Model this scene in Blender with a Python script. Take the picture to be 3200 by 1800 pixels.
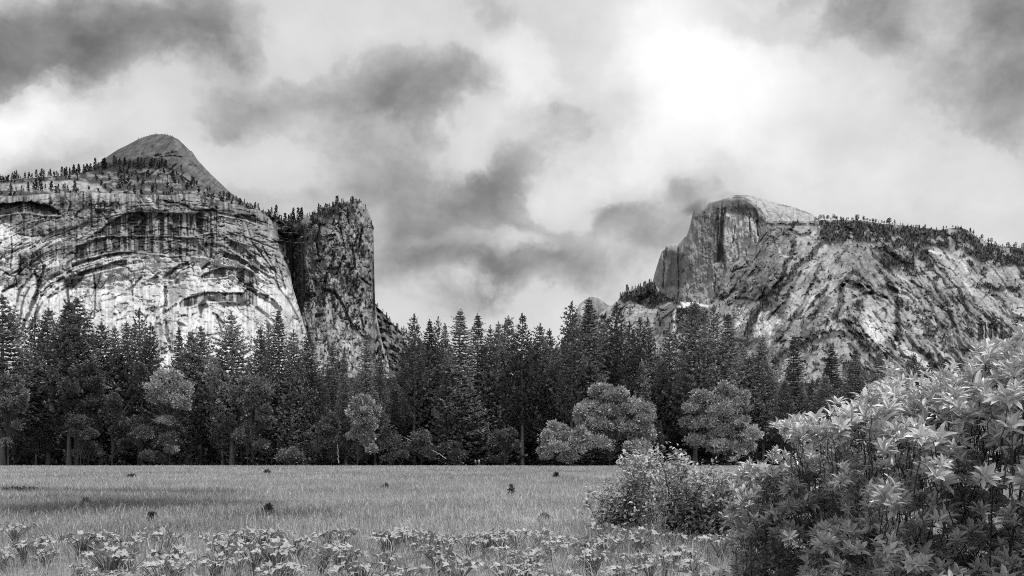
import bpy, math, random
import numpy as np
from mathutils import Vector

random.seed(7)
RNG = np.random.default_rng(7)
for o in list(bpy.data.objects):
    bpy.data.objects.remove(o)
scene = bpy.context.scene
COL = scene.collection

# ------------------------------------------------------------ camera
EYE = 1.7
FS = 2772.0            # focal length in photograph pixels (3200 wide)
CX, HY = 1600.0, 1436.0
cd = bpy.data.cameras.new('camera')
cam = bpy.data.objects.new('camera', cd)
COL.objects.link(cam)
cd.sensor_width = 36.0
cd.lens = 36.0 * FS / 3200.0
cd.shift_y = (HY - 900.0) / 3200.0
cd.clip_start = 0.1
cd.clip_end = 40000
cam.location = (0, 0, EYE)
cam.rotation_euler = (math.radians(90), 0, 0)
scene.camera = cam

# ------------------------------------------------------------ light
scene.view_settings.view_transform = 'Standard'
scene.view_settings.look = 'None'
scene.view_settings.exposure = 0.0
scene.view_settings.gamma = 1.0
scene.view_settings.use_curve_mapping = False
scene.render.engine = 'CYCLES'
scene.cycles.use_denoising = False
scene.cycles.pixel_filter_type = 'BLACKMAN_HARRIS'
scene.cycles.filter_width = 1.0
scene.cycles.max_bounces = 6

TO_SUN = Vector((0.34, -0.24, 0.95)).normalized()
sd = bpy.data.lights.new('sun', 'SUN')
sd.energy = 3.6
sd.angle = math.radians(7)
sd.color = (1.0, 1.0, 1.0)
sun = bpy.data.objects.new('sun', sd)
COL.objects.link(sun)
sun.rotation_euler = TO_SUN.to_track_quat('Z', 'Y').to_euler()

world = bpy.data.worlds.new('World')
scene.world = world
world.use_nodes = True


def build_sky():
    nt = world.node_tree
    N, L = nt.nodes, nt.links
    N.clear()
    out = N.new('ShaderNodeOutputWorld')
    bg = N.new('ShaderNodeBackground')
    bg.inputs['Strength'].default_value = 0.1
    L.new(bg.outputs[0], out.inputs[0])
    sky = N.new('ShaderNodeTexSky')
    sky.sky_type = 'NISHITA'
    sky.sun_disc = False
    sky.sun_elevation = math.asin(TO_SUN.z)
    sky.sun_rotation = math.atan2(TO_SUN.x, TO_SUN.y)
    bw = N.new('ShaderNodeRGBToBW')
    L.new(sky.outputs[0], bw.inputs[0])
    tc = N.new('ShaderNodeTexCoord')
    sep = N.new('ShaderNodeSeparateXYZ')
    L.new(tc.outputs['Generated'], sep.inputs[0])

    def math_(op, a, b=None, clamp=False):
        n = N.new('ShaderNodeMath')
        n.operation = op
        n.use_clamp = clamp
        for i, v in enumerate((a, b)):
            if v is None:
                continue
            if isinstance(v, (int, float)):
                n.inputs[i].default_value = v
            else:
                L.new(v, n.inputs[i])
        return n.outputs[0]
    ymax = math_('MAXIMUM', sep.outputs[1], 0.12)
    px = math_('DIVIDE', sep.outputs[0], ymax)
    pz = math_('DIVIDE', sep.outputs[2], ymax)
    comb = N.new('ShaderNodeCombineXYZ')
    L.new(px, comb.inputs[0])
    L.new(pz, comb.inputs[1])
    # turbulent displacement of the cloud coordinates gives the blobs billowing edges

    def noise(vec, scale, detail, rough, dist=0.0):
        n = N.new('ShaderNodeTexNoise')
        n.inputs['Scale'].default_value = scale
        n.inputs['Detail'].default_value = detail
        n.inputs['Roughness'].default_value = rough
        n.inputs['Distortion'].default_value = dist
        L.new(vec, n.inputs['Vector'])
        return n
    sub = None

    def warp(src, scale, amp, detail):
        n = noise(src, scale, detail, 0.55)
        s = N.new('ShaderNodeVectorMath')
        s.operation = 'SUBTRACT'
        L.new(n.outputs['Color'], s.inputs[0])
        s.inputs[1].default_value = (0.5, 0.5, 0.5)
        m = N.new('ShaderNodeVectorMath')
        m.operation = 'SCALE'
        L.new(s.outputs[0], m.inputs[0])
        m.inputs['Scale'].default_value = amp
        a = N.new('ShaderNodeVectorMath')
        a.operation = 'ADD'
        L.new(src, a.inputs[0])
        L.new(m.outputs[0], a.inputs[1])
        return a.outputs[0]
    w = warp(comb.outputs[0], 5.0, 0.20, 8.0)
    w = warp(w, 15.0, 0.07, 6.0)
    flat = N.new('ShaderNodeVectorMath')
    flat.operation = 'MULTIPLY'
    L.new(w, flat.inputs[0])
    flat.inputs[1].default_value = (1, 1, 0)
    # blobs: x, y, rx, ry (2576-wide picture units), rotation in degrees, brightness change
    B = [(100, 80, 420, 200, 5, -.34), (420, 60, 340, 160, 0, -.20), (560, 30, 220, 140, 0, -.10),
         (100, 290, 240, 150, 0, .42), (10, 370, 190, 150, 0, .22), (560, 400, 240, 110, -25, .14),
         (330, 300, 190, 100, 0, .03), (860, 110, 280, 170, 0, .04), (700, 120, 200, 160, 0, .06),
         (990, 230, 360, 130, -12, -.27), (1130, 50, 220, 120, 0, -.13), (760, 330, 380, 110, 0, -.12),
         (1040, 480, 360, 150, -15, -.20), (1370, 370, 300, 130, 28, -.26), (1150, 410, 150, 50, 10, .08),
         (1480, 590, 460, 150, 12, -.19), (1660, 520, 320, 90, 18, -.09), (1390, 690, 320, 90, 0, -.18),
         (1150, 670, 160, 100, 0, -.10), (1310, 195, 100, 110, 20, .30), (1220, 330, 140, 90, 0, .14),
         (1700, 60, 330, 250, 0, .26), (1850, 220, 480, 340, -10, .28), (1680, 330, 320, 130, 20, .18),
         (1440, 480, 110, 130, 25, .22), (1240, 620, 230, 60, 0, .12), (2050, 440, 430, 160, 0, .12),
         (2400, 470, 300, 150, 0, .14), (2550, 70, 220, 220, 0, -.27), (2250, 50, 340, 130, 0, -.14),
         (2380, 220, 460, 140, 20, -.11), (2540, 300, 190, 130, 0, -.16), (1960, 10, 300, 70, 0, -.20),
         (1080, 740, 380, 200, 0, -.09), (700, 470, 300, 120, 0, -.04), (1480, 780, 240, 80, 0, -.02), (1130, 590, 420, 150, 24, -.12), (600, 250, 260, 90, 20, -.08)]
    acc = None
    for (bx, by, rx, ry, rot, amp) in B:
        cx = (bx * 1.2422 - CX) / FS
        cy = (HY - by * 1.2422) / FS
        mp = N.new('ShaderNodeMapping')
        mp.vector_type = 'TEXTURE'
        mp.inputs['Location'].default_value = (cx, cy, 0)
        mp.inputs['Rotation'].default_value = (0, 0, math.radians(rot))
        mp.inputs['Scale'].default_value = (rx * 1.2422 / FS, ry * 1.2422 / FS, 1)
        L.new(flat.outputs[0], mp.inputs['Vector'])
        ln = N.new('ShaderNodeVectorMath')
        ln.operation = 'LENGTH'
        L.new(mp.outputs[0], ln.inputs[0])
        mr = N.new('ShaderNodeMapRange')
        mr.interpolation_type = 'SMOOTHERSTEP'
        mr.inputs['From Min'].default_value = 1.15
        mr.inputs['From Max'].default_value = 0.15
        mr.inputs['To Min'].default_value = 0.0
        mr.inputs['To Max'].default_value = amp * (.92 if amp < 0 else 1.0)
        L.new(ln.outputs['Value'], mr.inputs['Value'])
        acc = mr.outputs[0] if acc is None else math_('ADD', acc, mr.outputs[0])
    # general cloud texture over the whole sky
    st = N.new('ShaderNodeMapping')
    st.inputs['Scale'].default_value = (1.0, 1.0, 1.35)
    L.new(tc.outputs['Generated'], st.inputs['Vector'])
    n1 = noise(st.outputs[0], 4.6, 9.0, 0.56, 0.25)
    n2 = noise(st.outputs[0], 9.0, 9.0, 0.60, 0.2)
    t1 = math_('MULTIPLY', math_('SUBTRACT', n1.outputs['Fac'], 0.5), 0.50)
    t2 = math_('MULTIPLY', math_('SUBTRACT', n2.outputs['Fac'], 0.5), 0.54)
    v = math_('ADD', math_('ADD', math_('ADD', acc, t1), t2), 0.875)
    v = math_('SUBTRACT', v, math_('MULTIPLY', math_('MAXIMUM', math_('SUBTRACT', v, 0.84), 0.0), 0.70))
    v = math_('MINIMUM', math_('MAXIMUM', v, 0.41), 1.05)
    lum = math_('MULTIPLY', math_('POWER', v, 2.25), 10.0)
    mix = N.new('ShaderNodeMix')
    mix.data_type = 'FLOAT'
    mix.inputs[0].default_value = 0.97
    L.new(bw.outputs[0], mix.inputs[2])
    L.new(lum, mix.inputs[3])
    L.new(mix.outputs[0], bg.inputs['Color'])


build_sky()
world.cycles_visibility.camera = True


# ------------------------------------------------------------ helpers
def tag(o, label=None, cat=None, group=None, kind=None):
    if label:
        o['label'] = label
    if cat:
        o['category'] = cat
    if group:
        o['group'] = group
    if kind:
        o['kind'] = kind
    return o


def empty(name, loc, rz=0.0, sc=1.0):
    o = bpy.data.objects.new(name, None)
    COL.objects.link(o)
    o.location = loc
    o.rotation_euler = (0, 0, rz)
    o.scale = (sc, sc, sc) if isinstance(sc, (int, float)) else sc
    o.empty_display_size = 0.2
    return o


def make_mesh(name, V, F, mat, col=None, smooth=False):
    V = np.ascontiguousarray(V, dtype=np.float32)
    F = np.ascontiguousarray(F, dtype=np.int32)
    k = F.shape[1]
    me = bpy.data.meshes.new(name)
    me.vertices.add(len(V))
    me.vertices.foreach_set('co', V.ravel())
    me.loops.add(F.size)
    me.loops.foreach_set('vertex_index', F.ravel())
    me.polygons.add(len(F))
    me.polygons.foreach_set('loop_start', np.arange(len(F), dtype=np.int32) * k)
    me.polygons.foreach_set('loop_total', np.full(len(F), k, dtype=np.int32))
    me.polygons.foreach_set('use_smooth', np.full(len(F), smooth, dtype=bool))
    me.update(calc_edges=True)
    if col is not None:
        a = me.attributes.new('tone', 'FLOAT', 'POINT')
        a.data.foreach_set('value', np.ascontiguousarray(col, dtype=np.float32))
    if mat:
        me.materials.append(mat)
    return me


def add_obj(name, me, parent=None):
    o = bpy.data.objects.new(name, me)
    COL.objects.link(o)
    if parent:
        o.parent = parent
    return o


def copy_thing(root):
    c = root.copy()
    COL.objects.link(c)
    for ch in root.children:
        d = ch.copy()
        COL.objects.link(d)
        d.parent = c
    return c


def P(u, v, Y):
    """photograph pixel + distance -> world point"""
    u = np.asarray(u, dtype=np.float64)
    v = np.asarray(v, dtype=np.float64)
    Y = np.asarray(Y, dtype=np.float64) + 0 * u
    return np.stack([(u - CX) / FS * Y, Y, EYE + (HY - v) / FS * Y], axis=-1)


TABS = {}


def vnoise(x, y, seed=0):
    if seed not in TABS:
        TABS[seed] = np.random.default_rng(1000 + seed).random((256, 256)).astype(np.float32)
    T = TABS[seed]
    xi = np.floor(x).astype(np.int64)
    yi = np.floor(y).astype(np.int64)
    fx = x - xi
    fy = y - yi
    fx = fx * fx * (3 - 2 * fx)
    fy = fy * fy * (3 - 2 * fy)
    a = T[xi & 255, yi & 255]
    b = T[(xi + 1) & 255, yi & 255]
    c = T[xi & 255, (yi + 1) & 255]
    d = T[(xi + 1) & 255, (yi + 1) & 255]
    return (a * (1 - fx) + b * fx) * (1 - fy) + (c * (1 - fx) + d * fx) * fy


def fbm(x, y, seed=0, oct=5, gain=0.5, ridged=False):
    s = 0
    a = 1.0
    t = 0
    for i in range(oct):
        n = vnoise(x * 2 ** i + 17.3 * i, y * 2 ** i + 9.1 * i, seed + i)
        if ridged:
            n = 1 - np.abs(2 * n - 1)
        s = s + a * n
        t += a
        a *= gain
    return s / t


def cells(x, y, seed=0, rag=.35):
    """patches of one value with ragged borders, like joint blocks"""
    wx = rag * (fbm(x * 1.7 + 3, y * 1.7, seed + 5, 4, .6) - .5) * 4
    wy = rag * (fbm(x * 1.7, y * 1.7 + 8, seed + 6, 4, .6) - .5) * 4
    vnoise(np.zeros(1), np.zeros(1), seed)
    xi = np.floor(x + wx).astype(np.int64)
    yi = np.floor(y + wy + .5 * (xi & 1)).astype(np.int64)
    return TABS[seed][xi & 255, yi & 255]


def sstep(a, b, x):
    t = np.clip((x - a) / (b - a), 0, 1)
    return t * t * (3 - 2 * t)


def principled(name, tone=0.2, rough=0.8, spec=0.3, attr=False, noise=None, bump=None, transl=0.0):
    """grey procedural material; tone may come from the mesh attribute; noise=(scale, amount)"""
    m = bpy.data.materials.new(name)
    m.use_nodes = True
    nt = m.node_tree
    N, L = nt.nodes, nt.links
    bs = N['Principled BSDF']
    bs.inputs['Roughness'].default_value = rough
    bs.inputs['Specular IOR Level'].default_value = spec
    if attr:
        at = N.new('ShaderNodeAttribute')
        at.attribute_name = 'tone'
        src = at.outputs['Fac']
    else:
        v = N.new('ShaderNodeValue')
        v.outputs[0].default_value = tone
        src = v.outputs[0]
    tc = N.new('ShaderNodeTexCoord')
    if noise:
        nz = N.new('ShaderNodeTexNoise')
        nz.inputs['Detail'].default_value = 5
        nz.inputs['Roughness'].default_value = 0.65
        L.new(tc.outputs['Object'], nz.inputs['Vector'])
        if len(noise) > 2:
            mp = N.new('ShaderNodeMapping')
            mp.inputs['Scale'].default_value = noise[2]
            L.new(tc.outputs['Object'], mp.inputs['Vector'])
            L.new(mp.outputs[0], nz.inputs['Vector'])
        nz.inputs['Scale'].default_value = noise[0]
        mr = N.new('ShaderNodeMapRange')
        mr.inputs['From Min'].default_value = 0.3
        mr.inputs['From Max'].default_value = 0.7
        mr.inputs['To Min'].default_value = 1 - noise[1]
        mr.inputs['To Max'].default_value = 1 + noise[1]
        L.new(nz.outputs['Fac'], mr.inputs['Value'])
        mu = N.new('ShaderNodeMath')
        mu.operation = 'MULTIPLY'
        L.new(src, mu.inputs[0])
        L.new(mr.outputs[0], mu.inputs[1])
        src = mu.outputs[0]
    L.new(src, bs.inputs['Base Color'])
    if bump:
        nb = N.new('ShaderNodeTexNoise')
        nb.inputs['Scale'].default_value = bump[0]
        nb.inputs['Detail'].default_value = 8
        nb.inputs['Roughness'].default_value = 0.7
        L.new(tc.outputs['Object'], nb.inputs['Vector'])
        bp = N.new('ShaderNodeBump')
        bp.inputs['Strength'].default_value = bump[1]
        bp.inputs['Distance'].default_value = bump[2]
        L.new(nb.outputs['Fac'], bp.inputs['Height'])
        L.new(bp.outputs[0], bs.inputs['Normal'])
    if transl > 0:
        tr = N.new('ShaderNodeBsdfTranslucent')
        L.new(src, tr.inputs['Color'])
        mx = N.new('ShaderNodeMixShader')
        mx.inputs[0].default_value = transl
        L.new(bs.outputs[0], mx.inputs[1])
        L.new(tr.outputs[0], mx.inputs[2])
        L.new(mx.outputs[0], N['Material Output'].inputs['Surface'])
    return m


M_ROCK = principled('granite', attr=True, rough=0.9, spec=0.15, noise=(0.09, 0.22), bump=(0.12, 0.7, 4.0))
M_ROCKFAR = principled('far_granite', attr=True, rough=0.9, spec=0.15, noise=(0.035, 0.25), bump=(0.05, 0.7, 9.0))
M_NEEDLE = principled('needles', attr=True, rough=0.65, spec=0.25, noise=(0.35, 0.2), transl=.12)
_nt = M_NEEDLE.node_tree
_oi = _nt.nodes.new('ShaderNodeObjectInfo')
_mr = _nt.nodes.new('ShaderNodeMapRange')
_mr.inputs['To Min'].default_value = .6
_mr.inputs['To Max'].default_value = 1.4
_mu = _nt.nodes.new('ShaderNodeMath')
_mu.operation = 'MULTIPLY'
_bs = _nt.nodes['Principled BSDF']
_src = _bs.inputs['Base Color'].links[0].from_socket
_tr = [n for n in _nt.nodes if n.type == 'BSDF_TRANSLUCENT'][0]
_nt.links.new(_oi.outputs['Random'], _mr.inputs['Value'])
_nt.links.new(_src, _mu.inputs[0])
_nt.links.new(_mr.outputs[0], _mu.inputs[1])
_nt.links.new(_mu.outputs[0], _bs.inputs['Base Color'])
_nt.links.new(_mu.outputs[0], _tr.inputs['Color'])
M_LEAF = principled('broad_leaves', attr=True, rough=0.55, spec=0.35, transl=0.08)
M_GLOSS = principled('shrub_leaves', attr=True, rough=0.38, spec=0.6, transl=0.10)
M_BARK = principled('bark', attr=True, rough=0.9, noise=(2.2, 0.35, (1, 1, 0.25)), bump=(4.0, 0.8, 0.05))
M_GRASS = principled('grass_blades', attr=True, rough=0.6, spec=0.25, transl=0.2)
M_SOIL = principled('meadow_ground', attr=True, rough=0.95, spec=0.1, noise=(1.3, 0.35), bump=(6.0, 0.8, 0.08))


# ------------------------------------------------------------ mountains
class Relief:
    """Tone and depth of a rock face, kept on a fine sheet of directions."""

    def __init__(s, u0, v0, u1, v1, step, seed, wob=5.0):
        s.u0, s.v0, s.step = u0, v0, step
        s.nu = int((u1 - u0) / step) + 1
        s.nv = int((v1 - v0) / step) + 1
        s.U, s.V = np.meshgrid(u0 + np.arange(s.nu) * step, v0 + np.arange(s.nv) * step)
        s.WU = s.U + wob * 2 * (fbm(s.U / 34, s.V / 34, seed, 5, 0.6) - .5) * 2
        s.WV = s.V + wob * 2 * (fbm(s.U / 34 + 50, s.V / 34, seed + 7, 5, 0.6) - .5) * 2
        s.tone = np.zeros_like(s.U)
        s.dep = np.zeros_like(s.U)

    def _sl(s, pts, pad):
        pts = np.asarray(pts, dtype=float)
        a = pts.min(0) - pad - 14
        b = pts.max(0) + pad + 14
        i0 = max(0, int((a[1] - s.v0) / s.step))
        i1 = min(s.nv, int((b[1] - s.v0) / s.step) + 2)
        j0 = max(0, int((a[0] - s.u0) / s.step))
        j1 = min(s.nu, int((b[0] - s.u0) / s.step) + 2)
        return pts, slice(i0, max(i0, i1)), slice(j0, max(j0, j1))

    @staticmethod
    def _dist(pts, X, Y, closed):
        d = np.full(X.shape, 1e9)
        n = len(pts)
        for i in range(n if closed else n - 1):
            ax, ay = pts[i]
            bx, by = pts[(i + 1) % n]
            vx, vy = bx - ax, by - ay
            q = vx * vx + vy * vy + 1e-9
            t = np.clip(((X - ax) * vx + (Y - ay) * vy) / q, 0, 1)
            d = np.minimum(d, np.hypot(X - ax - t * vx, Y - ay - t * vy))
        return d

    def mask_poly(s, pts, feather=3.0, pad=10):
        pts, si, sj = s._sl(pts, pad)
        X, Y = s.WU[si, sj], s.WV[si, sj]
        if X.size == 0:
            return si, sj, X
        ins = np.zeros(X.shape, dtype=bool)
        n = len(pts)
        for i in range(n):
            ax, ay = pts[i]
            bx, by = pts[(i + 1) % n]
            c = (ay > Y) != (by > Y)
            xx = (bx - ax) * (Y - ay) / ((by - ay) if abs(by - ay) > 1e-9 else 1e-9) + ax
            ins ^= c & (X < xx)
        d = s._dist(pts, X, Y, True)
        d = np.where(ins, d, -d)
        return si, sj, sstep(-feather, feather, d)

    def mask_line(s, pts, w, feather=1.5):
        pts, si, sj = s._sl(pts, w)
        X = s.U[si, sj] * .55 + s.WU[si, sj] * .45
        Y = s.V[si, sj] * .55 + s.WV[si, sj] * .45
        if X.size == 0:
            return si, sj, X
        d = s._dist(pts, X, Y, False)
        g = fbm(s.U[si, sj] / 13, s.V[si, sj] / 13, 91, 4, .65)
        w = w * (.15 + 1.7 * g)
        return si, sj, (1 - sstep(w / 2 - feather, w / 2 + feather, d)) * sstep(.22, .42, g)

    def put(s, m, tone=None, k=1.0, dep=0.0):
        si, sj, a = m
        if a.size == 0:
            return
        if tone is not None:
            t = tone[si, sj] if isinstance(tone, np.ndarray) else tone
            s.tone[si, sj] = s.tone[si, sj] * (1 - a * k) + t * a * k
        if dep:
            s.dep[si, sj] += dep * a

    def sample(s, arr, u, v):
        x = np.clip((u - s.u0) / s.step, 0, s.nu - 1.001)
        y = np.clip((v - s.v0) / s.step, 0, s.nv - 1.001)
        xi = x.astype(int)
        yi = y.astype(int)
        fx, fy = x - xi, y - yi
        return (arr[yi, xi] * (1 - fx) + arr[yi, xi + 1] * fx) * (1 - fy) + \
               (arr[yi + 1, xi] * (1 - fx) + arr[yi + 1, xi + 1] * fx) * fy


def cracks(R, scale, seed, k, where=1.0, sx=1.0, sy=1.0, shear=0.0):
    """long thin joints in the rock"""
    x = (R.U + shear * R.V) / (scale * sx) + .35 * fbm(R.U / 9, R.V / 9, seed + 2, 3)
    y = R.V / (scale * sy) + .35 * fbm(R.U / 9 + 7, R.V / 9, seed + 4, 3)
    r = 1 - np.abs(2 * vnoise(x, y, seed) - 1)
    gate = sstep(.42, .6, fbm(R.U / 40, R.V / 40, seed + 6, 3))
    m = sstep(.90, .975, r) * gate * where
    R.tone *= 1 - k * m
    R.dep += 4 * m


class Mountain:
    def __init__(s, name, R, top, base_v, depth, mat, ncol, nrow, label, extra_u=None, jag=2.0, seed=3, pw=1.0,
                 back=900.0, smooth=True):
        top = np.array(top, dtype=float)
        u = np.linspace(top[0, 0], top[-1, 0], ncol)
        if extra_u is not None:
            u = np.unique(np.concatenate([u, extra_u]))
        tv = np.interp(u, top[:, 0], top[:, 1])
        tv = tv + jag * 2 * (fbm(u / 22.0, u * 0, seed, 5, 0.6) - .5)
        s.u, s.tv, s.R, s.depth = u, tv, R, depth
        t = np.linspace(0, 1, nrow) ** pw
        VV = tv[:, None] * (1 - t) + base_v * t
        UU = np.repeat(u[:, None], nrow, 1)
        D = s.D(UU, VV)
        pos = P(UU, VV, D)
        tone = R.sample(R.tone, UU, VV)
        # the rock carries on behind its skyline and comes down at the back
        extra = []
        ridge = pos[:, 0, :]
        for (dy, fz) in ((back, 0.0), (back * .55, .6), (back * .18, .93), (back * .04, .995)):
            q = ridge.copy()
            q[:, :2] *= ((ridge[:, 1] + dy) / ridge[:, 1])[:, None]
            q[:, 2] = EYE + (q[:, 2] - EYE) * fz - (3 if fz == 0 else 0)
            extra.append(q)
        pos = np.concatenate([np.stack(extra, 1), pos], 1)
        tone = np.concatenate([np.repeat(tone[:, :1], 4, 1), tone], 1)
        nc, nr = pos.shape[:2]
        idx = np.arange(nc * nr).reshape(nc, nr)
        F = np.stack([idx[:-1, :-1], idx[:-1, 1:], idx[1:, 1:], idx[1:, :-1]], -1).reshape(-1, 4)
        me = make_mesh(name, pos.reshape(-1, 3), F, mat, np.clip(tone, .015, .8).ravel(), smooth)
        s.ob = add_obj(name, me)
        tag(s.ob, label, name.replace('_', ' '), kind='structure')

    def D(s, u, v):
        tv = np.interp(u, s.u, s.tv)
        return s.depth(u, v, tv) + s.R.sample(s.R.dep, u, v)

    def at(s, u, v):
        u = np.asarray(u, float)
        v = np.asarray(v, float)
        return P(u, v, s.D(u, v))

    def top(s, u):
        return np.interp(u, s.u, s.tv)


def roundover(v, tv, T, amt):
    k = 1 - np.clip((v - tv) / T, 0, 1)
    return amt * (1 - np.sqrt(np.maximum(0, 1 - k * k * .98)))


# ---- the arched cliff on the left
def build_arched_cliff():
    R = Relief(-320, 560, 1010, 1460, 1.6, 11, 3.2)
    U, V = R.U, R.V
    big = fbm(U / 90, V / 70, 21, 5, .55)
    fine = fbm(U / 7, V / 9, 31, 4, .6)
    st1 = fbm(U / 5.0, V / 150, 41, 4, .6)       # water streaks: narrow across, long down
    st2 = fbm(U / 11.0 + 40, V / 260, 47, 3, .6)
    rr = np.hypot((U - 500) / 1.35, V - 1190)
    th = np.arctan2(V - 1190, U - 500)
    arc = fbm(rr / 15, th * 5, 93, 4, .6, True)
    arc2 = fbm(rr / 6, th * 14, 97, 3, .6, True)
    ca = cells(rr / 26, th * 5, 103)
    cb = cells(rr / 9, th * 13, 104)
    R.tone[:] = .56 + .14 * (big - .5) + .12 * (fine - .5) + .52 * (st1 - .5) + .10 * (ca - .5) + .06 * (cb - .5)
    R.dep += 5 * (ca - .5) + 2 * (cb - .5)
    grey = .175 + .12 * (ca - .5) + .09 * (cb - .5) + .16 * (big - .5) + .18 * (fine - .5) + .52 * (st1 - .5) + .16 * (st2 - .5)
    R.put(R.mask_poly([(-330, 560), (960, 560), (930, 760), (905, 800), (860, 810), (820, 790), (760, 800), (700, 800),
                       (560, 800), (400, 790), (330, 800), (235, 815), (150, 800), (110, 830), (90, 880), (40, 900),
                       (60, 800), (230, 745), (130, 738), (60, 735), (0, 672), (-330, 668)], 8), grey, .92)
    mid = .30 + .3 * (big - .5) + .25 * (fine - .5) + .25 * (st1 - .5)
    R.put(R.mask_poly([(676, 660), (760, 674), (860, 720), (895, 760), (910, 860), (860, 850), (780, 780), (700, 800),
                       (676, 800)], 5), mid, .9)
    R.put(R.mask_poly([(230, 745), (270, 742), (370, 690), (395, 640), (365, 650), (330, 690), (262, 730)], 4), .42, .7)
    R.put(R.mask_poly([(420, 618), (470, 620), (500, 655), (430, 648)], 4),
          np.where(fbm((U - V * .7) / 5, V / 200, 51, 2) > .5, .5, .16), .8)
    R.put(R.mask_poly([(500, 640), (560, 640), (600, 662), (615, 680), (580, 680), (520, 662)], 4), mid, .8)
    R.put(R.mask_poly([(580, 625), (625, 625), (665, 650), (636, 656), (600, 650)], 4), mid + .1, .8)
    R.put(R.mask_poly([(137, 838), (222, 822), (218, 848), (176, 858), (128, 896), (112, 930), (108, 860)], 4), .2, .8)
    # streaked, recessed bands: upper line, lower line, darkness, recess in metres
    dark = .03 + .30 * sstep(.52, .44, st1 * .6 + st2 * .4 + .25 * (big - .5)) + .12 * (fine - .5)
    vdark = np.where(st1 * .5 + st2 * .5 > .40, .028, .22)

    def band(up, lo, k=1.0, rec=12.0, tex=dark, feather=2.2):
        rec *= 1.0
        k *= .95
        m = R.mask_poly(list(up) + list(lo)[::-1], feather)
        R.put(m, tex, k, 0)
        si, sj, a = m
        if a.size:
            up = np.array(up, float)
            lo = np.array(lo, float)
            tu = np.interp(R.U[si, sj], up[:, 0], up[:, 1])
            tl = np.interp(R.U[si, sj], lo[:, 0], lo[:, 1])
            g = np.clip((tl - R.V[si, sj]) / np.maximum(tl - tu, 3), 0, 1)
            R.dep[si, sj] += rec * a * (.25 + .75 * g)
        # bright broken lip on the ledge below
        lo2 = [(x, y + 3.5) for x, y in lo]
        R.put(R.mask_line(lo2, 3.4), .5, .5, -3)
    band([(-320, 640), (0, 637), (60, 632), (100, 633), (140, 640), (166, 646), (182, 660), (189, 671)],
         [(-320, 676), (0, 671), (40, 664), (85, 662), (110, 668), (140, 672), (180, 673), (189, 672)], 1, 16, vdark)
    band([(84, 664), (136, 668)], [(86, 694), (136, 680)], .7, 0)
    band([(330, 704), (400, 664), (450, 664), (560, 668), (610, 668), (640, 656), (676, 658)],
         [(275, 745), (310, 736), (360, 735), (400, 736), (470, 737), (560, 738), (612, 735), (676, 722)], .9, 9)
    band([(236, 772), (300, 748), (340, 738), (440, 739), (540, 740), (610, 746)],
         [(232, 814), (270, 804), (330, 790), (400, 781), (480, 792), (560, 795), (655, 806)], .8, 8)
    band([(225, 828), (260, 812), (330, 795), (420, 782)], [(225, 846), (270, 830), (320, 811), (432, 792)], .9, 6, vdark)
    band([(222, 868), (260, 850), (320, 830), (345, 822), (396, 814)],
         [(245, 868), (310, 850), (340, 841), (396, 832)], .9, 6, vdark)
    band([(628, 861), (657, 847), (688, 834), (730, 836), (762, 838), (792, 850), (806, 880)],
         [(630, 873), (660, 868), (700, 866), (728, 858), (745, 872), (765, 890), (806, 902)], .95, 8)
    band([(560, 948), (576, 936), (605, 924), (640, 916), (698, 915), (756, 915), (772, 900), (802, 914)],
         [(562, 962), (590, 960), (615, 952), (642, 945), (700, 942), (760, 945), (790, 957), (806, 966)], .95, 9)
    band([(705, 742), (740, 760), (771, 783), (812, 820), (840, 850)],
         [(705, 762), (735, 790), (771, 812), (805, 845), (832, 868)], .85, 7)
    band([(676, 662), (709, 668), (750, 674), (800, 690)], [(676, 668), (709, 674), (750, 681), (800, 698)], .9, 5, vdark)
    band([(708, 724), (735, 730), (770, 745)], [(708, 742), (735, 748), (770, 760)], .8, 5)
    # single black water stains
    for (a, b, c, d) in [(418, 664, 446, 690), (420, 700, 456, 734), (430, 738, 452, 782), (502, 682, 516, 736),
                         (527, 700, 540, 736), (560, 672, 568, 722), (591, 676, 603, 712), (614, 664, 637, 714),
                         (625, 712, 634, 732), (656, 722, 666, 808), (498, 738, 503, 796), (528, 752, 538, 796),
                         (558, 762, 568, 796), (470, 742, 480, 788), (606, 700, 610, 736), (654, 664, 660, 716),
                         (388, 742, 396, 776), (322, 748, 332, 786), (248, 772, 262, 812), (236, 776, 244, 816),
                         (282, 616, 288, 682), (188, 616, 204, 652), (152, 614, 162, 640), (297, 650, 317, 674),
                         (300, 740, 306, 776), (372, 742, 378, 778), (712, 850, 717, 866), (742, 846, 764, 884),
                         (650, 926, 672, 943), (576, 938, 600, 958), (780, 880, 790, 905)]:
        R.put(R.mask_poly([(a, b), (c, b), (c - 1, d), (a + 1, d)], 1.2), .028, .92, .5)
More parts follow.
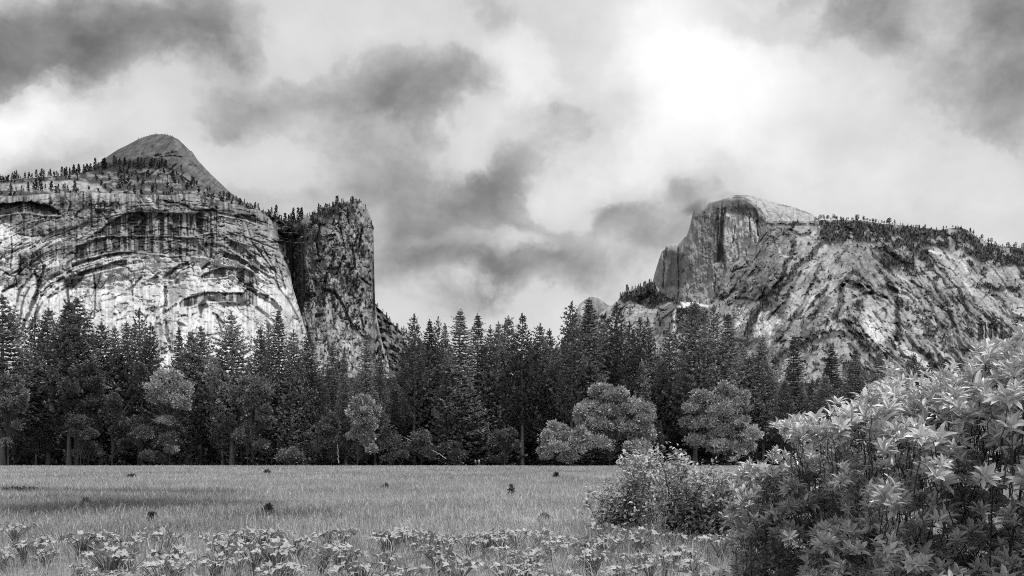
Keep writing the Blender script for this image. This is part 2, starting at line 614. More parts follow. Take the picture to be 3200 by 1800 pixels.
    # dark cracks, flakes and corners: polyline, width, darkness
    for pts, w, t in [
        ([(221, 851), (176, 861), (150, 880), (128, 899), (116, 923)], 6, .05), ([(197, 870), (145, 903), (130, 922)], 11, .05),
        ([(130, 922), (108, 977)], 6, .06), ([(108, 851), (124, 882), (108, 932), (95, 965), (75, 1006), (70, 1030), (54, 1068)], 9, .06),
        ([(137, 832), (124, 888), (112, 932), (112, 952)], 7, .05), ([(104, 857), (60, 907), (54, 936), (37, 1002)], 6, .08),
        ([(91, 899), (77, 923), (68, 961), (60, 1006), (52, 1064)], 5, .08), ([(132, 944), (116, 973), (99, 1012), (72, 1048), (58, 1072)], 6, .08),
        ([(197, 903), (153, 930)], 6, .06), ([(50, 888), (8, 911)], 8, .06), ([(50, 868), (52, 896)], 3, .1),
        ([(294, 857), (298, 913), (294, 992)], 4, .08), ([(443, 865), (412, 899), (393, 907)], 6, .09),
        ([(412, 909), (416, 942)], 4, .1), ([(362, 1002), (393, 992)], 3.5, .1), ([(356, 955), (373, 977)], 3.5, .1),
        ([(34, 742), (37, 767), (33, 840)], 3.5, .08), ([(415, 806), (460, 806)], 3, .1), ([(362, 827), (395, 836), (410, 850)], 3.5, .08),
        ([(553, 634), (583, 644), (603, 657), (636, 657), (674, 657)], 5, .05), ([(616, 611), (636, 619), (667, 636), (676, 650)], 7, .04),
        ([(518, 630), (541, 632)], 7, .05), ([(756, 671), (802, 692), (814, 698)], 5, .07), ([(785, 750), (829, 758), (880, 756)], 4, .08),
        ([(862, 680), (881, 690)], 8, .06), ([(676, 657), (676, 800)], 2.5, .12), ([(707, 797), (740, 808), (790, 837), (802, 847)], 13, .06),
        ([(767, 892), (812, 919), (854, 948), (876, 965)], 14, .06), ([(802, 963), (833, 985), (856, 1006)], 8, .06),
        ([(667, 981), (698, 1012)], 8, .1), ([(678, 985), (692, 1037)], 4, .1), ([(518, 859), (553, 838), (582, 824)], 11, .06),
        ([(632, 840), (655, 824)], 7, .06), ([(518, 898), (518, 948), (512, 977)], 9, .08), ([(518, 975), (549, 952)], 7, .07),
        ([(458, 967), (512, 955)], 6, .08), ([(553, 990), (580, 984)], 4, .1), ([(781, 750), (843, 828), (885, 880)], 3.5, .1),
        ([(820, 770), (858, 840), (872, 905)], 4, .1), ([(843, 841), (874, 903), (905, 944), (930, 990), (945, 1040)], 5, .1),
        ([(800, 770), (850, 840)], 3, .12), ([(860, 800), (880, 860), (890, 900)], 4, .1), ([(770, 700), (790, 760), (800, 810)], 2.5, .14),
        ([(500, 800), (540, 806), (570, 800)], 3, .1), ([(590, 835), (560, 850), (545, 870)], 3, .12), ([(0, 842), (30, 860), (60, 845)], 4, .1),
        ([(122, 802), (180, 775)], 2.5, .12), ([(140, 800), (190, 780)], 2.5, .12), ([(140, 736), (100, 740), (60, 733)], 4, .08),
        ([(146, 655), (170, 620)], 5, .08), ([(205, 615), (222, 640), (215, 660)], 5, .07), ([(372, 622), (360, 665)], 5, .06),
        ([(0, 760), (-120, 790), (-300, 780)], 6, .08), ([(-40, 700), (-60, 860)], 4, .09), ([(-200, 690), (-230, 900)], 6, .08),
        ([(460, 985), (440, 1030), (410, 1060)], 5, .1), ([(700, 1040), (640, 1050), (590, 1040)], 4, .12),
        ([(520, 1010), (525, 1060), (535, 1100)], 9, .12), ([(620, 975), (600, 985)], 3, .1)]:
        R.put(R.mask_line(pts, w * 1.15), t, .92, 3.0 if w < 7 else 5.0)
    # bright edges beside the flakes
    for pts, w in [([(205, 852), (150, 880), (120, 935), (100, 985), (64, 1060)], 5), ([(215, 868), (160, 890), (140, 910)], 4),
                   ([(40, 745), (42, 800), (38, 838)], 4), ([(795, 888), (832, 915), (872, 946)], 4),
                   ([(812, 966), (850, 998)], 3), ([(230, 822), (300, 800), (330, 803), (280, 822), (232, 838)], 5),
                   ([(250, 848), (320, 822)], 4), ([(360, 850), (366, 990)], 9)]:
        R.put(R.mask_line(pts, w), .68, .8, -1.5)
    R.put(R.mask_poly([(620, 872), (700, 868), (745, 882), (758, 908), (700, 912), (620, 905)], 3),
          .58 + .5 * (fbm((U + V * .35) / 5, V / 90, 61, 2) - .5), .7)
    R.put(R.mask_poly([(527, 896), (552, 896), (582, 890), (582, 920), (550, 944), (530, 950)], 5), .22, .8)
    R.put(R.mask_poly([(480, 1010), (515, 1020), (520, 1100), (490, 1150), (470, 1060)], 5), .26, .6)
    # brush rooted on the ledges
    for pts in [[(199, 870), (225, 855), (272, 858), (250, 884), (225, 905), (205, 900)], [(617, 952), (640, 935), (655, 962), (636, 968), (630, 990)],
                [(680, 944), (770, 943), (784, 958), (740, 956), (702, 962)], [(553, 1004), (575, 1008), (590, 1022), (560, 1020)],
                [(470, 868), (490, 850), (500, 870)], [(480, 1012), (500, 1005), (512, 1018)], [(206, 900), (212, 945), (218, 945), (216, 900)]]:
        R.put(R.mask_poly(pts, 2), .045, .95, -2)
    # cracks everywhere, fine
    cr = fbm(U / 26, V / 17, 71, 4, .55, True)
    R.tone *= 1 - .30 * sstep(.80, .90, cr)
    R.tone *= 1 - .55 * sstep(.80, .90, arc) * sstep(.35, .6, big) * (1 - .75 * sstep(840, 900, V))
    R.tone *= 1 - .35 * sstep(.82, .92, arc2) * (1 - .5 * sstep(840, 900, V))
    R.dep += 4 * sstep(.74, .9, arc) * (1 - .7 * sstep(840, 900, V))
    cr2 = fbm((U + V * .5) / 12, V / 14, 75, 3, .6, True)
    R.tone *= 1 - .25 * sstep(.80, .92, cr2)
    spots = fbm(U / 8, V / 6, 79, 3, .6)
    R.put((slice(None), slice(None), sstep(.66, .70, spots) * sstep(960, 1080, V)), .06, .85)
    R.dep += 13 * (big - .5) * 2 + 2.6 * (fbm(U / 18, V / 26, 81, 5, .55) - .5) * 2 + 2.4 * sstep(.78, .92, cr) \
        + 1.8 * (st1 - .5) + 1.6 * sstep(.78, .92, cr2)

    cracks(R, 26, 101, .5, shear=.4)
    cracks(R, 30, 111, .5, sx=.4, sy=2.0)

    def depth(u, v, tv):
        d = 1500 - .22 * (v - 620) - .45 * np.maximum(v - 900, 0)
        edge = np.clip((u - (790 + .16 * (v - 700))) / 140, 0, 1.6)
        d = d + 210 * edge ** 2.2
        return d + roundover(v, tv, 26, 60)
    top = [(-320, 622), (-150, 618), (0, 613), (100, 610), (170, 604), (260, 601), (350, 603), (450, 608), (545, 611), (560, 604), (620, 609),
           (700, 630), (780, 646), (840, 664), (880, 684), (892, 700), (896, 740), (902, 820), (915, 900), (938, 975),
           (962, 1060), (985, 1120), (1000, 1440)]
    return Mountain('cliff', R, top, 1442, depth, M_ROCK, 760, 430,
                    'high pale granite cliff with stacked arches and black water streaks, on the left',
                    extra_u=np.linspace(885, 1000, 100), jag=2.2, seed=5, pw=1.25, back=500)


CLIFF = build_arched_cliff()


def build_terrace():
    R = Relief(-420, 500, 960, 760, 2.0, 13, 4)
    U, V = R.U, R.V
    n = fbm(U / 30, V / 9, 23, 5, .6)
    f = fbm(U / 7, V / 4, 33, 4, .6)
    R.tone[:] = .16 + .5 * (n - .5) + .35 * (f - .5)
    R.put((slice(None), slice(None), sstep(.42, .50, fbm(U / 20, V / 8, 43, 4, .6))), .035, .92)
    R.put(R.mask_poly([(20, 588), (60, 575), (150, 568), (240, 566), (310, 575), (340, 600), (200, 592), (100, 600)], 4),
          .34 + .6 * (f - .5), .8)
    R.dep[:] = 90 * (n - .5) + 25 * (f - .5)

    def depth(u, v, tv):
        return 1560 + 14.0 * np.maximum(640 - v, -2)
    top = [(-420, 596), (-200, 580), (0, 566), (100, 556), (200, 548), (280, 535), (350, 522), (420, 520), (520, 528), (600, 575),
           (700, 614), (760, 636), (860, 680), (896, 705), (950, 740)]
    return Mountain('hill', R, top, 760, depth, M_ROCK, 500, 90,
                    'rocky wooded shelf between the arched cliff and the bare dome above it', jag=3, seed=8, back=900)


TERRACE = build_terrace()


def build_dome():
    R = Relief(60, 390, 800, 800, 1.8, 15, 3)
    U, V = R.U, R.V
    n = fbm(U / 60, V / 50, 25, 5, .55)
    f = fbm((U * .5 + V) / 5, (U - V * .5) / 16, 35, 4, .6)
    g = fbm((U - V * .9) / 60, (U + V) / 7, 37, 4, .6)
    R.tone[:] = .088 + .08 * (n - .5) + .12 * (f - .5) + .11 * (g - .5)
    R.put(R.mask_poly([(548, 440), (600, 470), (720, 600), (690, 600), (620, 560), (560, 500)], 8), .15 + .2 * (g - .5), .7)
    R.put(R.mask_poly([(415, 540), (480, 526), (520, 528), (600, 552), (640, 575), (560, 590), (520, 560), (440, 545)], 4), .20 + .25 * (f - .5), .8)
    R.put(R.mask_poly([(345, 520), (360, 505), (440, 494), (520, 498), (522, 522), (440, 530)], 4), .03, .92)
    R.put(R.mask_poly([(250, 560), (330, 505), (380, 530), (420, 535), (500, 560), (520, 575), (640, 590), (740, 640), (600, 640), (250, 640)], 4), .035, .9)
    for pts, w in [([(486, 488), (520, 482), (552, 474)], 4), ([(500, 492), (540, 486), (566, 492)], 3), ([(590, 500), (640, 545)], 3),
                   ([(440, 445), (420, 465), (405, 490)], 3.5), ([(570, 450), (582, 475)], 4), ([(545, 552), (572, 556), (590, 568)], 3),
                   ([(600, 490), (560, 490)], 2.5), ([(480, 500), (510, 495)], 2.5), ([(615, 520), (590, 515)], 3), ([(650, 560), (690, 590)], 3),
                   ([(460, 450), (440, 480)], 2.5), ([(340, 490), (390, 470)], 2.5)]:
        R.put(R.mask_line(pts, w), .06, .85, 14)
    R.dep[:] += 60 * (n - .5) + 22 * (f - .5) + 26 * (g - .5)

    def depth(u, v, tv):
        side = np.abs((u - 500) / 260.0)
        return 2950 + 260 * side ** 2 + roundover(v, tv, 120, 420) - .8 * (v - 420)
    top = [(60, 640), (150, 600), (250, 545), (316, 504), (340, 486), (368, 467), (398, 453), (433, 434), (456, 426), (479, 420), (510, 419),
           (533, 424), (556, 434), (573, 450), (596, 473), (599, 472), (619, 502), (643, 528), (677, 561), (701, 584), (724, 605), (740, 616),
           (790, 650)]
    return Mountain('rock_dome', R, top, 800, depth, M_ROCKFAR, 420, 190,
                    'bare dark grey granite dome rising above the arched cliff', jag=.8, seed=9, back=1400)


DOME = build_dome()


def build_column():
    R = Relief(840, 590, 1240, 1460, 1.6, 17, 5)
    U, V = R.U, R.V
    n = fbm(U / 30, V / 70, 27, 5, .6)
    f = fbm(U / 6, V / 9, 37, 4, .65)
    s_ = fbm(U / 8 + V / 40, V / 60, 39, 4, .6)
    ca = cells((U + V * .2) / 13, V / 34, 105)
    cb = cells((U - V * .2) / 5, V / 13, 106)
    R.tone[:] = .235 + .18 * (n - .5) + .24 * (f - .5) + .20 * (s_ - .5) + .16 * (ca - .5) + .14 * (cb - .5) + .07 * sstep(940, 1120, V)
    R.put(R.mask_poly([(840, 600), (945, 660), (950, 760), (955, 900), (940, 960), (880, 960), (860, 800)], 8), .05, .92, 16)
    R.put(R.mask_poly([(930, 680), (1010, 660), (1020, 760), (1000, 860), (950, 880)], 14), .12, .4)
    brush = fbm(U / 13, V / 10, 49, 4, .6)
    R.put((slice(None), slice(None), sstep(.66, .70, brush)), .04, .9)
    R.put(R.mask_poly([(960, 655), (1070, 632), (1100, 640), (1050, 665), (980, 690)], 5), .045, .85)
    R.put(R.mask_poly([(1105, 628), (1140, 640), (1158, 690), (1130, 700), (1100, 680)], 6), .27 + .3 * (f - .5), .7)
    for pts, w in [([(1020, 740), (1048, 735)], 7), ([(1020, 908), (1045, 915)], 10), ([(1045, 915), (1075, 960), (1100, 1020), (1140, 1060)], 6),
                   ([(1035, 830), (1015, 880), (1010, 960)], 6), ([(1065, 715), (1070, 750)], 5), ([(1160, 700), (1167, 725)], 5),
                   ([(1130, 870), (1160, 895)], 4), ([(1095, 1020), (1130, 1030)], 9), ([(990, 990), (1005, 985)], 9), ([(950, 940), (962, 935)], 9),
                   ([(1140, 965), (1160, 960)], 8), ([(1165, 820), (1168, 950)], 3), ([(1128, 990), (1132, 1010), (1135, 1040)], 6),
                   ([(1000, 700), (990, 760), (1000, 820)], 5), ([(1100, 760), (1110, 840)], 4), ([(960, 1020), (975, 1100)], 5),
                   ([(1080, 790), (1050, 860)], 5), ([(1130, 720), (1118, 800)], 4), ([(1085, 640), (1090, 700)], 4)]:
        R.put(R.mask_line(pts, w * 1.2), .05, .9, 7)
    cr = fbm((U + V * .25) / 17, V / 34, 73, 4, .6, True)
    R.tone *= 1 - .6 * sstep(.78, .9, cr)
    R.dep += 20 * (n - .5) * 2 + 4 * (f - .5) + 7 * (s_ - .5) + 8 * (ca - .5) + 3 * (cb - .5) + 6 * sstep(.75, .92, cr)

    cracks(R, 20, 131, .8, sx=.7, sy=1.6, shear=.3)
    cracks(R, 12, 141, .7, shear=-.4)

    def depth(u, v, tv):
        side = np.clip((u - 1070) / 103.0, -1.8, 1.0)
        return 1850 + np.where(side > 0, 190 * (1 - np.sqrt(np.maximum(0, 1 - side ** 4 * .96))), 35 * side ** 2) \
            + roundover(v, tv, 22, 60) - .25 * (v - 640) - .5 * np.maximum(v - 950, 0)
    top = [(850, 690), (893, 690), (930, 690), (960, 676), (992, 663), (1044, 640), (1061, 634), (1106, 622), (1124, 621), (1143, 641), (1153, 665),
           (1162, 693), (1167, 721), (1168.2, 807), (1171, 893), (1173, 950), (1178, 990), (1192, 1060), (1215, 1130), (1232, 1440)]
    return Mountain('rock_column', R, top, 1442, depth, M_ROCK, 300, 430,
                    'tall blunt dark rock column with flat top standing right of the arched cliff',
                    extra_u=np.concatenate([np.linspace(1150, 1180, 50)]), jag=2.0, seed=12, pw=1.2, back=500)


COLUMN = build_column()


def build_talus():
    R = Relief(1100, 900, 1500, 1460, 2.4, 19, 5)
    U, V = R.U, R.V
    n = fbm((U + V) / 30, (U - V) / 14, 29, 5, .6)
    f = fbm(U / 7, V / 6, 41, 4, .6)
    R.tone[:] = .15 + .4 * (f - .5)
    R.put((slice(None), slice(None), sstep(.44, .52, n)), .05, .9)
    R.put(R.mask_poly([(1245, 1045), (1300, 1048), (1350, 1090), (1280, 1090), (1255, 1060)], 4), .30, .8)
    R.dep[:] = 90 * (n - .5) + 30 * (f - .5)
    top = [(1110, 900), (1150, 930), (1175, 955), (1193, 971), (1213, 996), (1234, 1018), (1255, 1034), (1279, 1043), (1300, 1050), (1360, 1090),
           (1420, 1150), (1500, 1440)]
    return Mountain('talus_slope', R, top, 1442, lambda u, v, tv: 2350 - 1.6 * (v - 950) + 1.2 * (u - 1170), M_ROCKFAR, 170, 190,
                    'brushy boulder slope running down right from the foot of the rock column', jag=3, seed=14, back=700)


TALUS = build_talus()


def build_far_knob():
    R = Relief(1700, 880, 2050, 1460, 2.4, 20, 4)
    U, V = R.U, R.V
    n = fbm(U / 26, V / 30, 30, 5, .6)
    f = fbm((U + V) / 6, (U - V) / 12, 42, 4, .6)
    R.tone[:] = .17 + .2 * (n - .5) + .3 * (f - .5)
    R.put(R.mask_poly([(1800, 960), (1835, 940), (1848, 960), (1820, 990), (1805, 1010)], 5), .42, .7)
    R.dep[:] = 160 * (n - .5) + 60 * (f - .5)
    top = [(1700, 1200), (1745, 1090), (1770, 1040), (1785, 1000), (1797, 979), (1810, 952), (1832, 934), (1852, 927), (1867, 931), (1882, 940),
           (1897, 951), (1920, 962), (1960, 980), (2040, 1040)]
    return Mountain('rock_knob', R, top, 1442, lambda u, v, tv: 7000 + roundover(v, tv, 60, 500) - 2 * (v - 930), M_ROCKFAR, 150, 200,
                    'small rounded grey rock knob low on the skyline left of the great dome', jag=1.2, seed=15, back=1200)


build_far_knob()


def build_great_dome():
    R = Relief(2010, 590, 2660, 1100, 1.6, 22, 3)
    U, V = R.U, R.V
    n = fbm(U / 40, V / 80, 32, 5, .55)
    s_ = fbm(U / 6, V / 60, 44, 4, .6)
    f = fbm(U / 6, V / 7, 46, 4, .65)
    ca = cells(U / 8, V / 55, 107)
    cb = cells(U / 4, V / 16, 108)
    R.tone[:] = .29 + .14 * (n - .5) + .20 * (s_ - .5) + .10 * (f - .5) + .09 * (ca - .5) + .07 * (cb - .5)
    # brighter lower wall and right-hand pillar, black weeping streak between them
    R.put(R.mask_poly([(2260, 660), (2330, 650), (2375, 690), (2385, 740), (2345, 800), (2275, 830), (2262, 760)], 9),
          .52 + .22 * (s_ - .5) + .10 * (f - .5) + .08 * (ca - .5), .9)
    R.put(R.mask_poly([(2170, 800), (2260, 820), (2250, 900), (2215, 955), (2150, 948), (2160, 880)], 22), .34 + .22 * (s_ - .5), .75)
    R.put(R.mask_poly([(2206, 890), (2240, 870), (2232, 930), (2215, 950), (2195, 948)], 10), .5, .7)
    R.put(R.mask_poly([(2060, 780), (2110, 790), (2140, 800), (2130, 900), (2080, 900), (2095, 820)], 9), .11, .7, 25)
    R.put(R.mask_poly([(2215, 632), (2260, 622), (2330, 622), (2362, 652), (2385, 690), (2378, 720), (2350, 680), (2300, 668),
                       (2262, 670), (2200, 660)], 7), .075 + .1 * (s_ - .5), .85)
    R.put(R.mask_poly([(2236, 650), (2268, 650), (2262, 720), (2256, 790), (2250, 820), (2228, 822), (2232, 740)], 5),
          np.where(s_ > .62, .3, .045), .95, 15)
    R.put(R.mask_poly([(2170, 660), (2215, 655), (2240, 700), (2228, 800), (2200, 780), (2180, 720)], 16), .13 + .2 * (s_ - .5), .55)
    R.put(R.mask_poly([(2240, 780), (2265, 785), (2265, 830), (2235, 815)], 4), .05, .9)
    # rounded slabs to the right of the brow
    R.put(R.mask_poly([(2262, 600), (2330, 618), (2360, 640), (2380, 664), (2396, 700), (2480, 720), (2660, 720), (2660, 590), (2262, 590)], 2),
          .33 + .3 * (fbm((U + V * 2) / 14, (V - U * .35) / 4, 48, 4, .6) - .5) + .15 * (f - .5), .95)
    for pts, w in [([(2290, 618), (2325, 617), (2352, 632), (2372, 656), (2392, 686)], 3.5), ([(2385, 632), (2396, 660), (2410, 680)], 2.2),
                   ([(2366, 640), (2384, 668), (2398, 680)], 3), ([(2430, 640), (2470, 644)], 2.6), ([(2400, 660), (2425, 664), (2445, 690)], 2.2),
                   ([(2450, 668), (2470, 680)], 2.5), ([(2490, 655), (2530, 668)], 2), ([(2285, 612), (2340, 612)], 2),
                   ([(2450, 660), (2440, 680)], 2.2), ([(2118, 765), (2122, 860), (2120, 940)], 4), ([(2074, 784), (2076, 850), (2072, 900)], 4),
                   ([(2236, 860), (2232, 930)], 2.5), ([(2300, 700), (2290, 760)], 2), ([(2340, 670), (2346, 740)], 3), ([(2365, 690), (2370, 740)], 4)]:
        R.put(R.mask_line(pts, w), .07, .85, 16)
    R.dep += 80 * (n - .5) + 16 * (s_ - .5) + 6 * (f - .5)

    cracks(R, 16, 171, .6, sx=.6, sy=2.5)

    def depth(u, v, tv):
        brow = np.interp(v, [600, 619, 641, 664, 690, 760, 800], [2300, 2320, 2358, 2378, 2394, 2420, 2440])
        right = np.maximum(u - brow, 0)
        return 4900 + 5.0 * right + .0 * v + roundover(v, tv, 34, 150) * (u < brow) + roundover(v, tv, 60, 500) * (u >= brow) \
            + np.maximum(2130 - u, 0) * 3.5
    top = [(2012, 1000), (2030, 930), (2038, 889), (2044, 861), (2059, 812), (2069, 785), (2078, 780), (2082, 766), (2108, 762), (2118, 765),
           (2128, 755), (2140, 741), (2146, 737), (2154, 713), (2161, 684), (2166, 661), (2172, 646), (2192, 638), (2225, 632), (2256, 623),
           (2281, 614), (2302, 609), (2325, 609), (2350, 612), (2388, 622), (2414, 630), (2440, 636), (2465, 644), (2491, 650), (2516, 660),
           (2539, 670), (2549, 679), (2600, 720), (2650, 760)]
    return Mountain('great_dome', R, top, 1100, depth, M_ROCKFAR, 480, 330,
                    'great granite dome cut off by a sheer streaked face, rounded slabs at its right',
                    extra_u=np.linspace(2040, 2175, 80), jag=1.2, seed=16, back=1500)


GREAT = build_great_dome()


def build_ridge():
    R = Relief(1860, 640, 3700, 1460, 2.0, 24, 7)
    U, V = R.U, R.V
    # ribs run down to the left on the left part, down to the right on the right part
    w_ = sstep(2560, 2760, U)
    w_ = sstep(.35, .65, w_ + .9 * (fbm(U / 60, V / 60, 98, 3) - .5))
    jl = 26 * (fbm(U / 50, V / 50, 99, 3) - .5)
    A1, B1 = U + V * .75 + jl, V - U * .6
    A2, B2 = U - V * .85 + jl, V + U * .55

    def both(sa, sb, seed, oc, g, rd=False):
        return fbm(A1 / sa, B1 / sb, seed, oc, g, rd) * (1 - w_) + fbm(A2 / sa, B2 / sb, seed, oc, g, rd) * w_
    n = both(34, 110, 34, 5, .58)
    n2 = both(11, 34, 45, 4, .62)
    gl = both(90, 420, 58, 4, .55, True)
    f = fbm(U / 6, V / 6, 47, 4, .65)
    def bothc(sa, sb, seed):
        return np.where(w_ < .5, cells(A1 / sa, B1 / sb, seed), cells(A2 / sa, B2 / sb, seed))
    ca, cb = bothc(26, 50, 109), bothc(9, 22, 110)
    R.tone[:] = .265 + .30 * (n - .5) + .14 * (n2 - .5) + .17 * (f - .5) + .15 * (ca - .5) + .10 * (cb - .5)
    veg = fbm(U / 22, V / 15, 53, 5, .62)
    dens = sstep(900, 720, V) * sstep(2560, 2800, U) * .09 + sstep(1040, 1180, V) * .07
    gul = sstep(.80, .86, gl + .28 * (veg - .5))
    R.put((slice(None), slice(None), gul), .05, .8)
    R.put((slice(None), slice(None), sstep(.63, .66, veg + dens)), .045, .9)
    R.dep += 45 * sstep(.6, .95, gl)
    P_ = R.mask_poly
    br = lambda b: b + .26 * (n2 - .5) + .3 * (f - .5)
    R.put(P_([(2258, 871), (2281, 830), (2337, 794), (2385, 720), (2400, 690), (2470, 690), (2478, 760), (2440, 850), (2410, 915),
              (2340, 930), (2260, 960), (2225, 945)], 6), br(.2), .75)
    R.put(P_([(2370, 980), (2400, 972), (2440, 1000), (2418, 1060), (2400, 1085), (2352, 1052)], 4), br(.68), .95)
    R.put(P_([(2300, 960), (2373, 940), (2362, 975), (2330, 1015), (2296, 1030), (2305, 985)], 4), br(.62), .95)
    R.put(P_([(2690, 985), (2710, 960), (2780, 950), (2802, 1000), (2796, 1060), (2764, 1076), (2705, 1045)], 7),
          .38 + .3 * (fbm(U / 4, V / 60, 57, 3, .6) - .5) + .2 * (f - .5), .9)
    R.put(P_([(2705, 1000), (2750, 1010), (2770, 1060), (2756, 1076), (2715, 1050)], 8), .62, .75)
    R.put(P_([(2468, 925), (2500, 905), (2545, 905), (2520, 950), (2480, 975)], 6), br(.36), .8)
    R.put(P_([(2600, 770), (2660, 755), (2735, 770), (2745, 830), (2700, 850), (2640, 830), (2590, 850)], 8), br(.2), .7)
    R.put(P_([(2906, 782), (2960, 786), (3010, 815), (3026, 855), (3018, 884), (2980, 860), (2950, 820)], 6), br(.38), .85)
    R.put(P_([(3091, 835), (3130, 830), (3150, 862), (3110, 868), (3075, 855)], 5), br(.36), .8)
    R.put(P_([(3045, 940), (3120, 940), (3190, 990), (3150, 1010), (3080, 985)], 8), br(.34), .8)
    R.put(P_([(3156, 955), (3200, 950), (3210, 1000), (3170, 990)], 5), br(.5), .8)
    R.put(P_([(1940, 950), (2000, 955), (2085, 940), (2105, 965), (2060, 1010), (1950, 1000)], 5),
          .32 + .5 * (fbm(U / 22, V / 4, 59, 4, .6) - .5), .85)
    R.put(P_([(2118, 942), (2216, 950), (2214, 962), (2160, 954), (2120, 966)], 2), .62, .95)
    R.put(P_([(2050, 955), (2103, 950), (2110, 1000), (2090, 1050), (2040, 1040), (2046, 990)], 6), .085, .8)
    R.put(P_([(2115, 965), (2160, 952), (2215, 958), (2215, 1010), (2170, 1040), (2108, 1040)], 5), .07, .9)
    R.put(P_([(1935, 935), (1950, 908), (2008, 892), (2038, 880), (2067, 912), (2120, 942), (2130, 960), (2085, 945), (2020, 962), (1990, 945)], 3), .045, .93)
    for pts, w, t in [
        ([(2575, 753), (2542, 794), (2490, 832), (2472, 871), (2427, 909)], 15, .05), ([(2480, 764), (2465, 807), (2440, 871), (2414, 917), (2388, 947)], 13, .05),
        ([(2388, 940), (2356, 984), (2331, 1034)], 22, .05), ([(2632, 900), (2625, 959), (2572, 1033), (2503, 1089)], 16, .05),
        ([(2800, 963), (2807, 1075)], 16, .05), ([(2500, 1080), (2600, 1045), (2690, 1050)], 22, .06), ([(2400, 1000), (2440, 950), (2470, 900)], 6, .08),
        ([(2560, 830), (2540, 880), (2500, 960), (2440, 1060)], 7, .07), ([(2600, 860), (2570, 930), (2520, 1000)], 6, .08),
        ([(2300, 930), (2360, 940), (2400, 925)], 6, .06), ([(2640, 890), (2718, 905)], 20, .05), ([(2773, 895), (2815, 950)], 20, .05),
        ([(3063, 886), (3110, 905), (3173, 905)], 17, .05), ([(2745, 785), (2800, 820), (2856, 850)], 26, .05), ([(2850, 880), (2900, 940), (2930, 1010)], 8, .06),
        ([(2900, 870), (2960, 960), (2990, 1040)], 8, .06), ([(2940, 840), (2990, 900), (3020, 970)], 8, .06), ([(2245, 900), (2225, 945)], 8, .06),
        ([(2500, 850), (2460, 930), (2430, 985)], 6, .08), ([(2665, 930), (2720, 915), (2770, 930)], 7, .05), ([(2320, 800), (2340, 830), (2290, 850)], 5, .08),
        ([(2400, 700), (2460, 706), (2520, 700), (2570, 706)], 6, .05), ([(2470, 720), (2500, 735), (2530, 725)], 9, .06)]:
        R.put(R.mask_line(pts, w * 1.1, 3), t, .85, 22)
    for pts, w in [([(2906, 784), (3005, 815), (3024, 853), (3016, 881), (3036, 917), (3060, 928)], 9), ([(2807, 1078), (2850, 1110), (2894, 1145)], 22),
                   ([(2960, 860), (2990, 890), (3010, 905)], 6), ([(2432, 770), (2436, 790)], 5), ([(2440, 802), (2465, 806)], 5),
                   ([(2580, 985), (2600, 1005), (2580, 1030)], 6), ([(2800, 860), (2830, 875)], 5), ([(2770, 888), (2830, 910)], 4),
                   ([(2590, 880), (2530, 940), (2500, 1000)], 7), ([(2110, 965), (2106, 1010), (2104, 1040)], 6)]:
        R.put(R.mask_line(pts, w, 2), .55, .8, -8)
    # wooded tops
    vg = .05 + .22 * sstep(.60, .66, veg)
    for pts in [[(2560, 690), (2700, 690), (2790, 700), (2780, 770), (2740, 768), (2660, 750), (2590, 772), (2560, 740)],
                [(2780, 700), (3000, 712), (3000, 780), (2960, 782), (2900, 770), (2860, 785), (2790, 780)],
                [(2994, 712), (3060, 742), (3200, 770), (3700, 770), (3700, 830), (3200, 838), (3120, 836), (3060, 826), (3015, 800)],
                [(2745, 785), (2856, 800), (2856, 853), (2760, 840)]]:
        R.put(P_(pts, 7), vg, .95)
    R.put(P_([(2960, 735), (2975, 740), (2995, 790), (2975, 785)], 5), .27, .7)
    # streaked dark wall near the right edge
    R.put(P_([(3055, 1012), (3130, 1015), (3135, 1058), (3050, 1070)], 4), np.where(fbm(U / 4, V / 80, 63, 3) > .5, .04, .34), .9, 10)
    cr = both(15, 36, 77, 4, .6, True)
    R.tone *= 1 - .35 * sstep(.80, .92, cr)
    R.dep += 120 * (n - .5) + 24 * (n2 - .5) + 7 * (f - .5) + 30 * (ca - .5) + 11 * (cb - .5) + 12 * sstep(.80, .92, cr)

    cracks(R, 18, 151, .7, shear=.8, sy=1.5)
    cracks(R, 14, 161, .5, shear=-.8)

    def depth(u, v, tv):
        near = np.interp(v, [600, 700, 850, 1000, 1200, 1440], [4300, 4250, 3650, 3150, 2500, 2000])
        lft = sstep(2480, 2240, u)
        left_d = np.interp(v, [680, 800, 950, 1200, 1440], [4600, 4500, 4200, 3400, 2200])
        rgt = sstep(2750, 3300, u) * 700
        return near * (1 - lft) + left_d * lft + roundover(v, tv, 24, 120) - rgt * sstep(650, 1000, v)
    top = [(1870, 985), (1897, 960), (1914, 955), (1931, 940), (1939, 926), (1949, 912), (1971, 905), (2008, 895), (2038, 880), (2067, 914),
           (2120, 942), (2169, 945), (2215, 951), (2220, 935), (2240, 902), (2248, 894), (2258, 871), (2281, 830), (2337, 794), (2363, 769), (2378, 725),
           (2399, 688), (2440, 690), (2500, 692), (2549, 690), (2600, 686), (2700, 690), (2760, 700), (2820, 704), (2880, 712), (2940, 718),
           (2985, 712), (3000, 710), (3020, 718), (3060, 746), (3120, 768), (3200, 776), (3350, 790), (3500, 800), (3690, 830)]
    return Mountain('mountain', R, top, 1442, depth, M_ROCKFAR, 980, 400,
                    'broad rocky mountainside with diagonal gullies and wooded crest below and right of the great dome',
                    extra_u=np.linspace(2205, 2410, 120), jag=2.6, seed=18, pw=1.15, back=1500)


RIDGE = build_ridge()


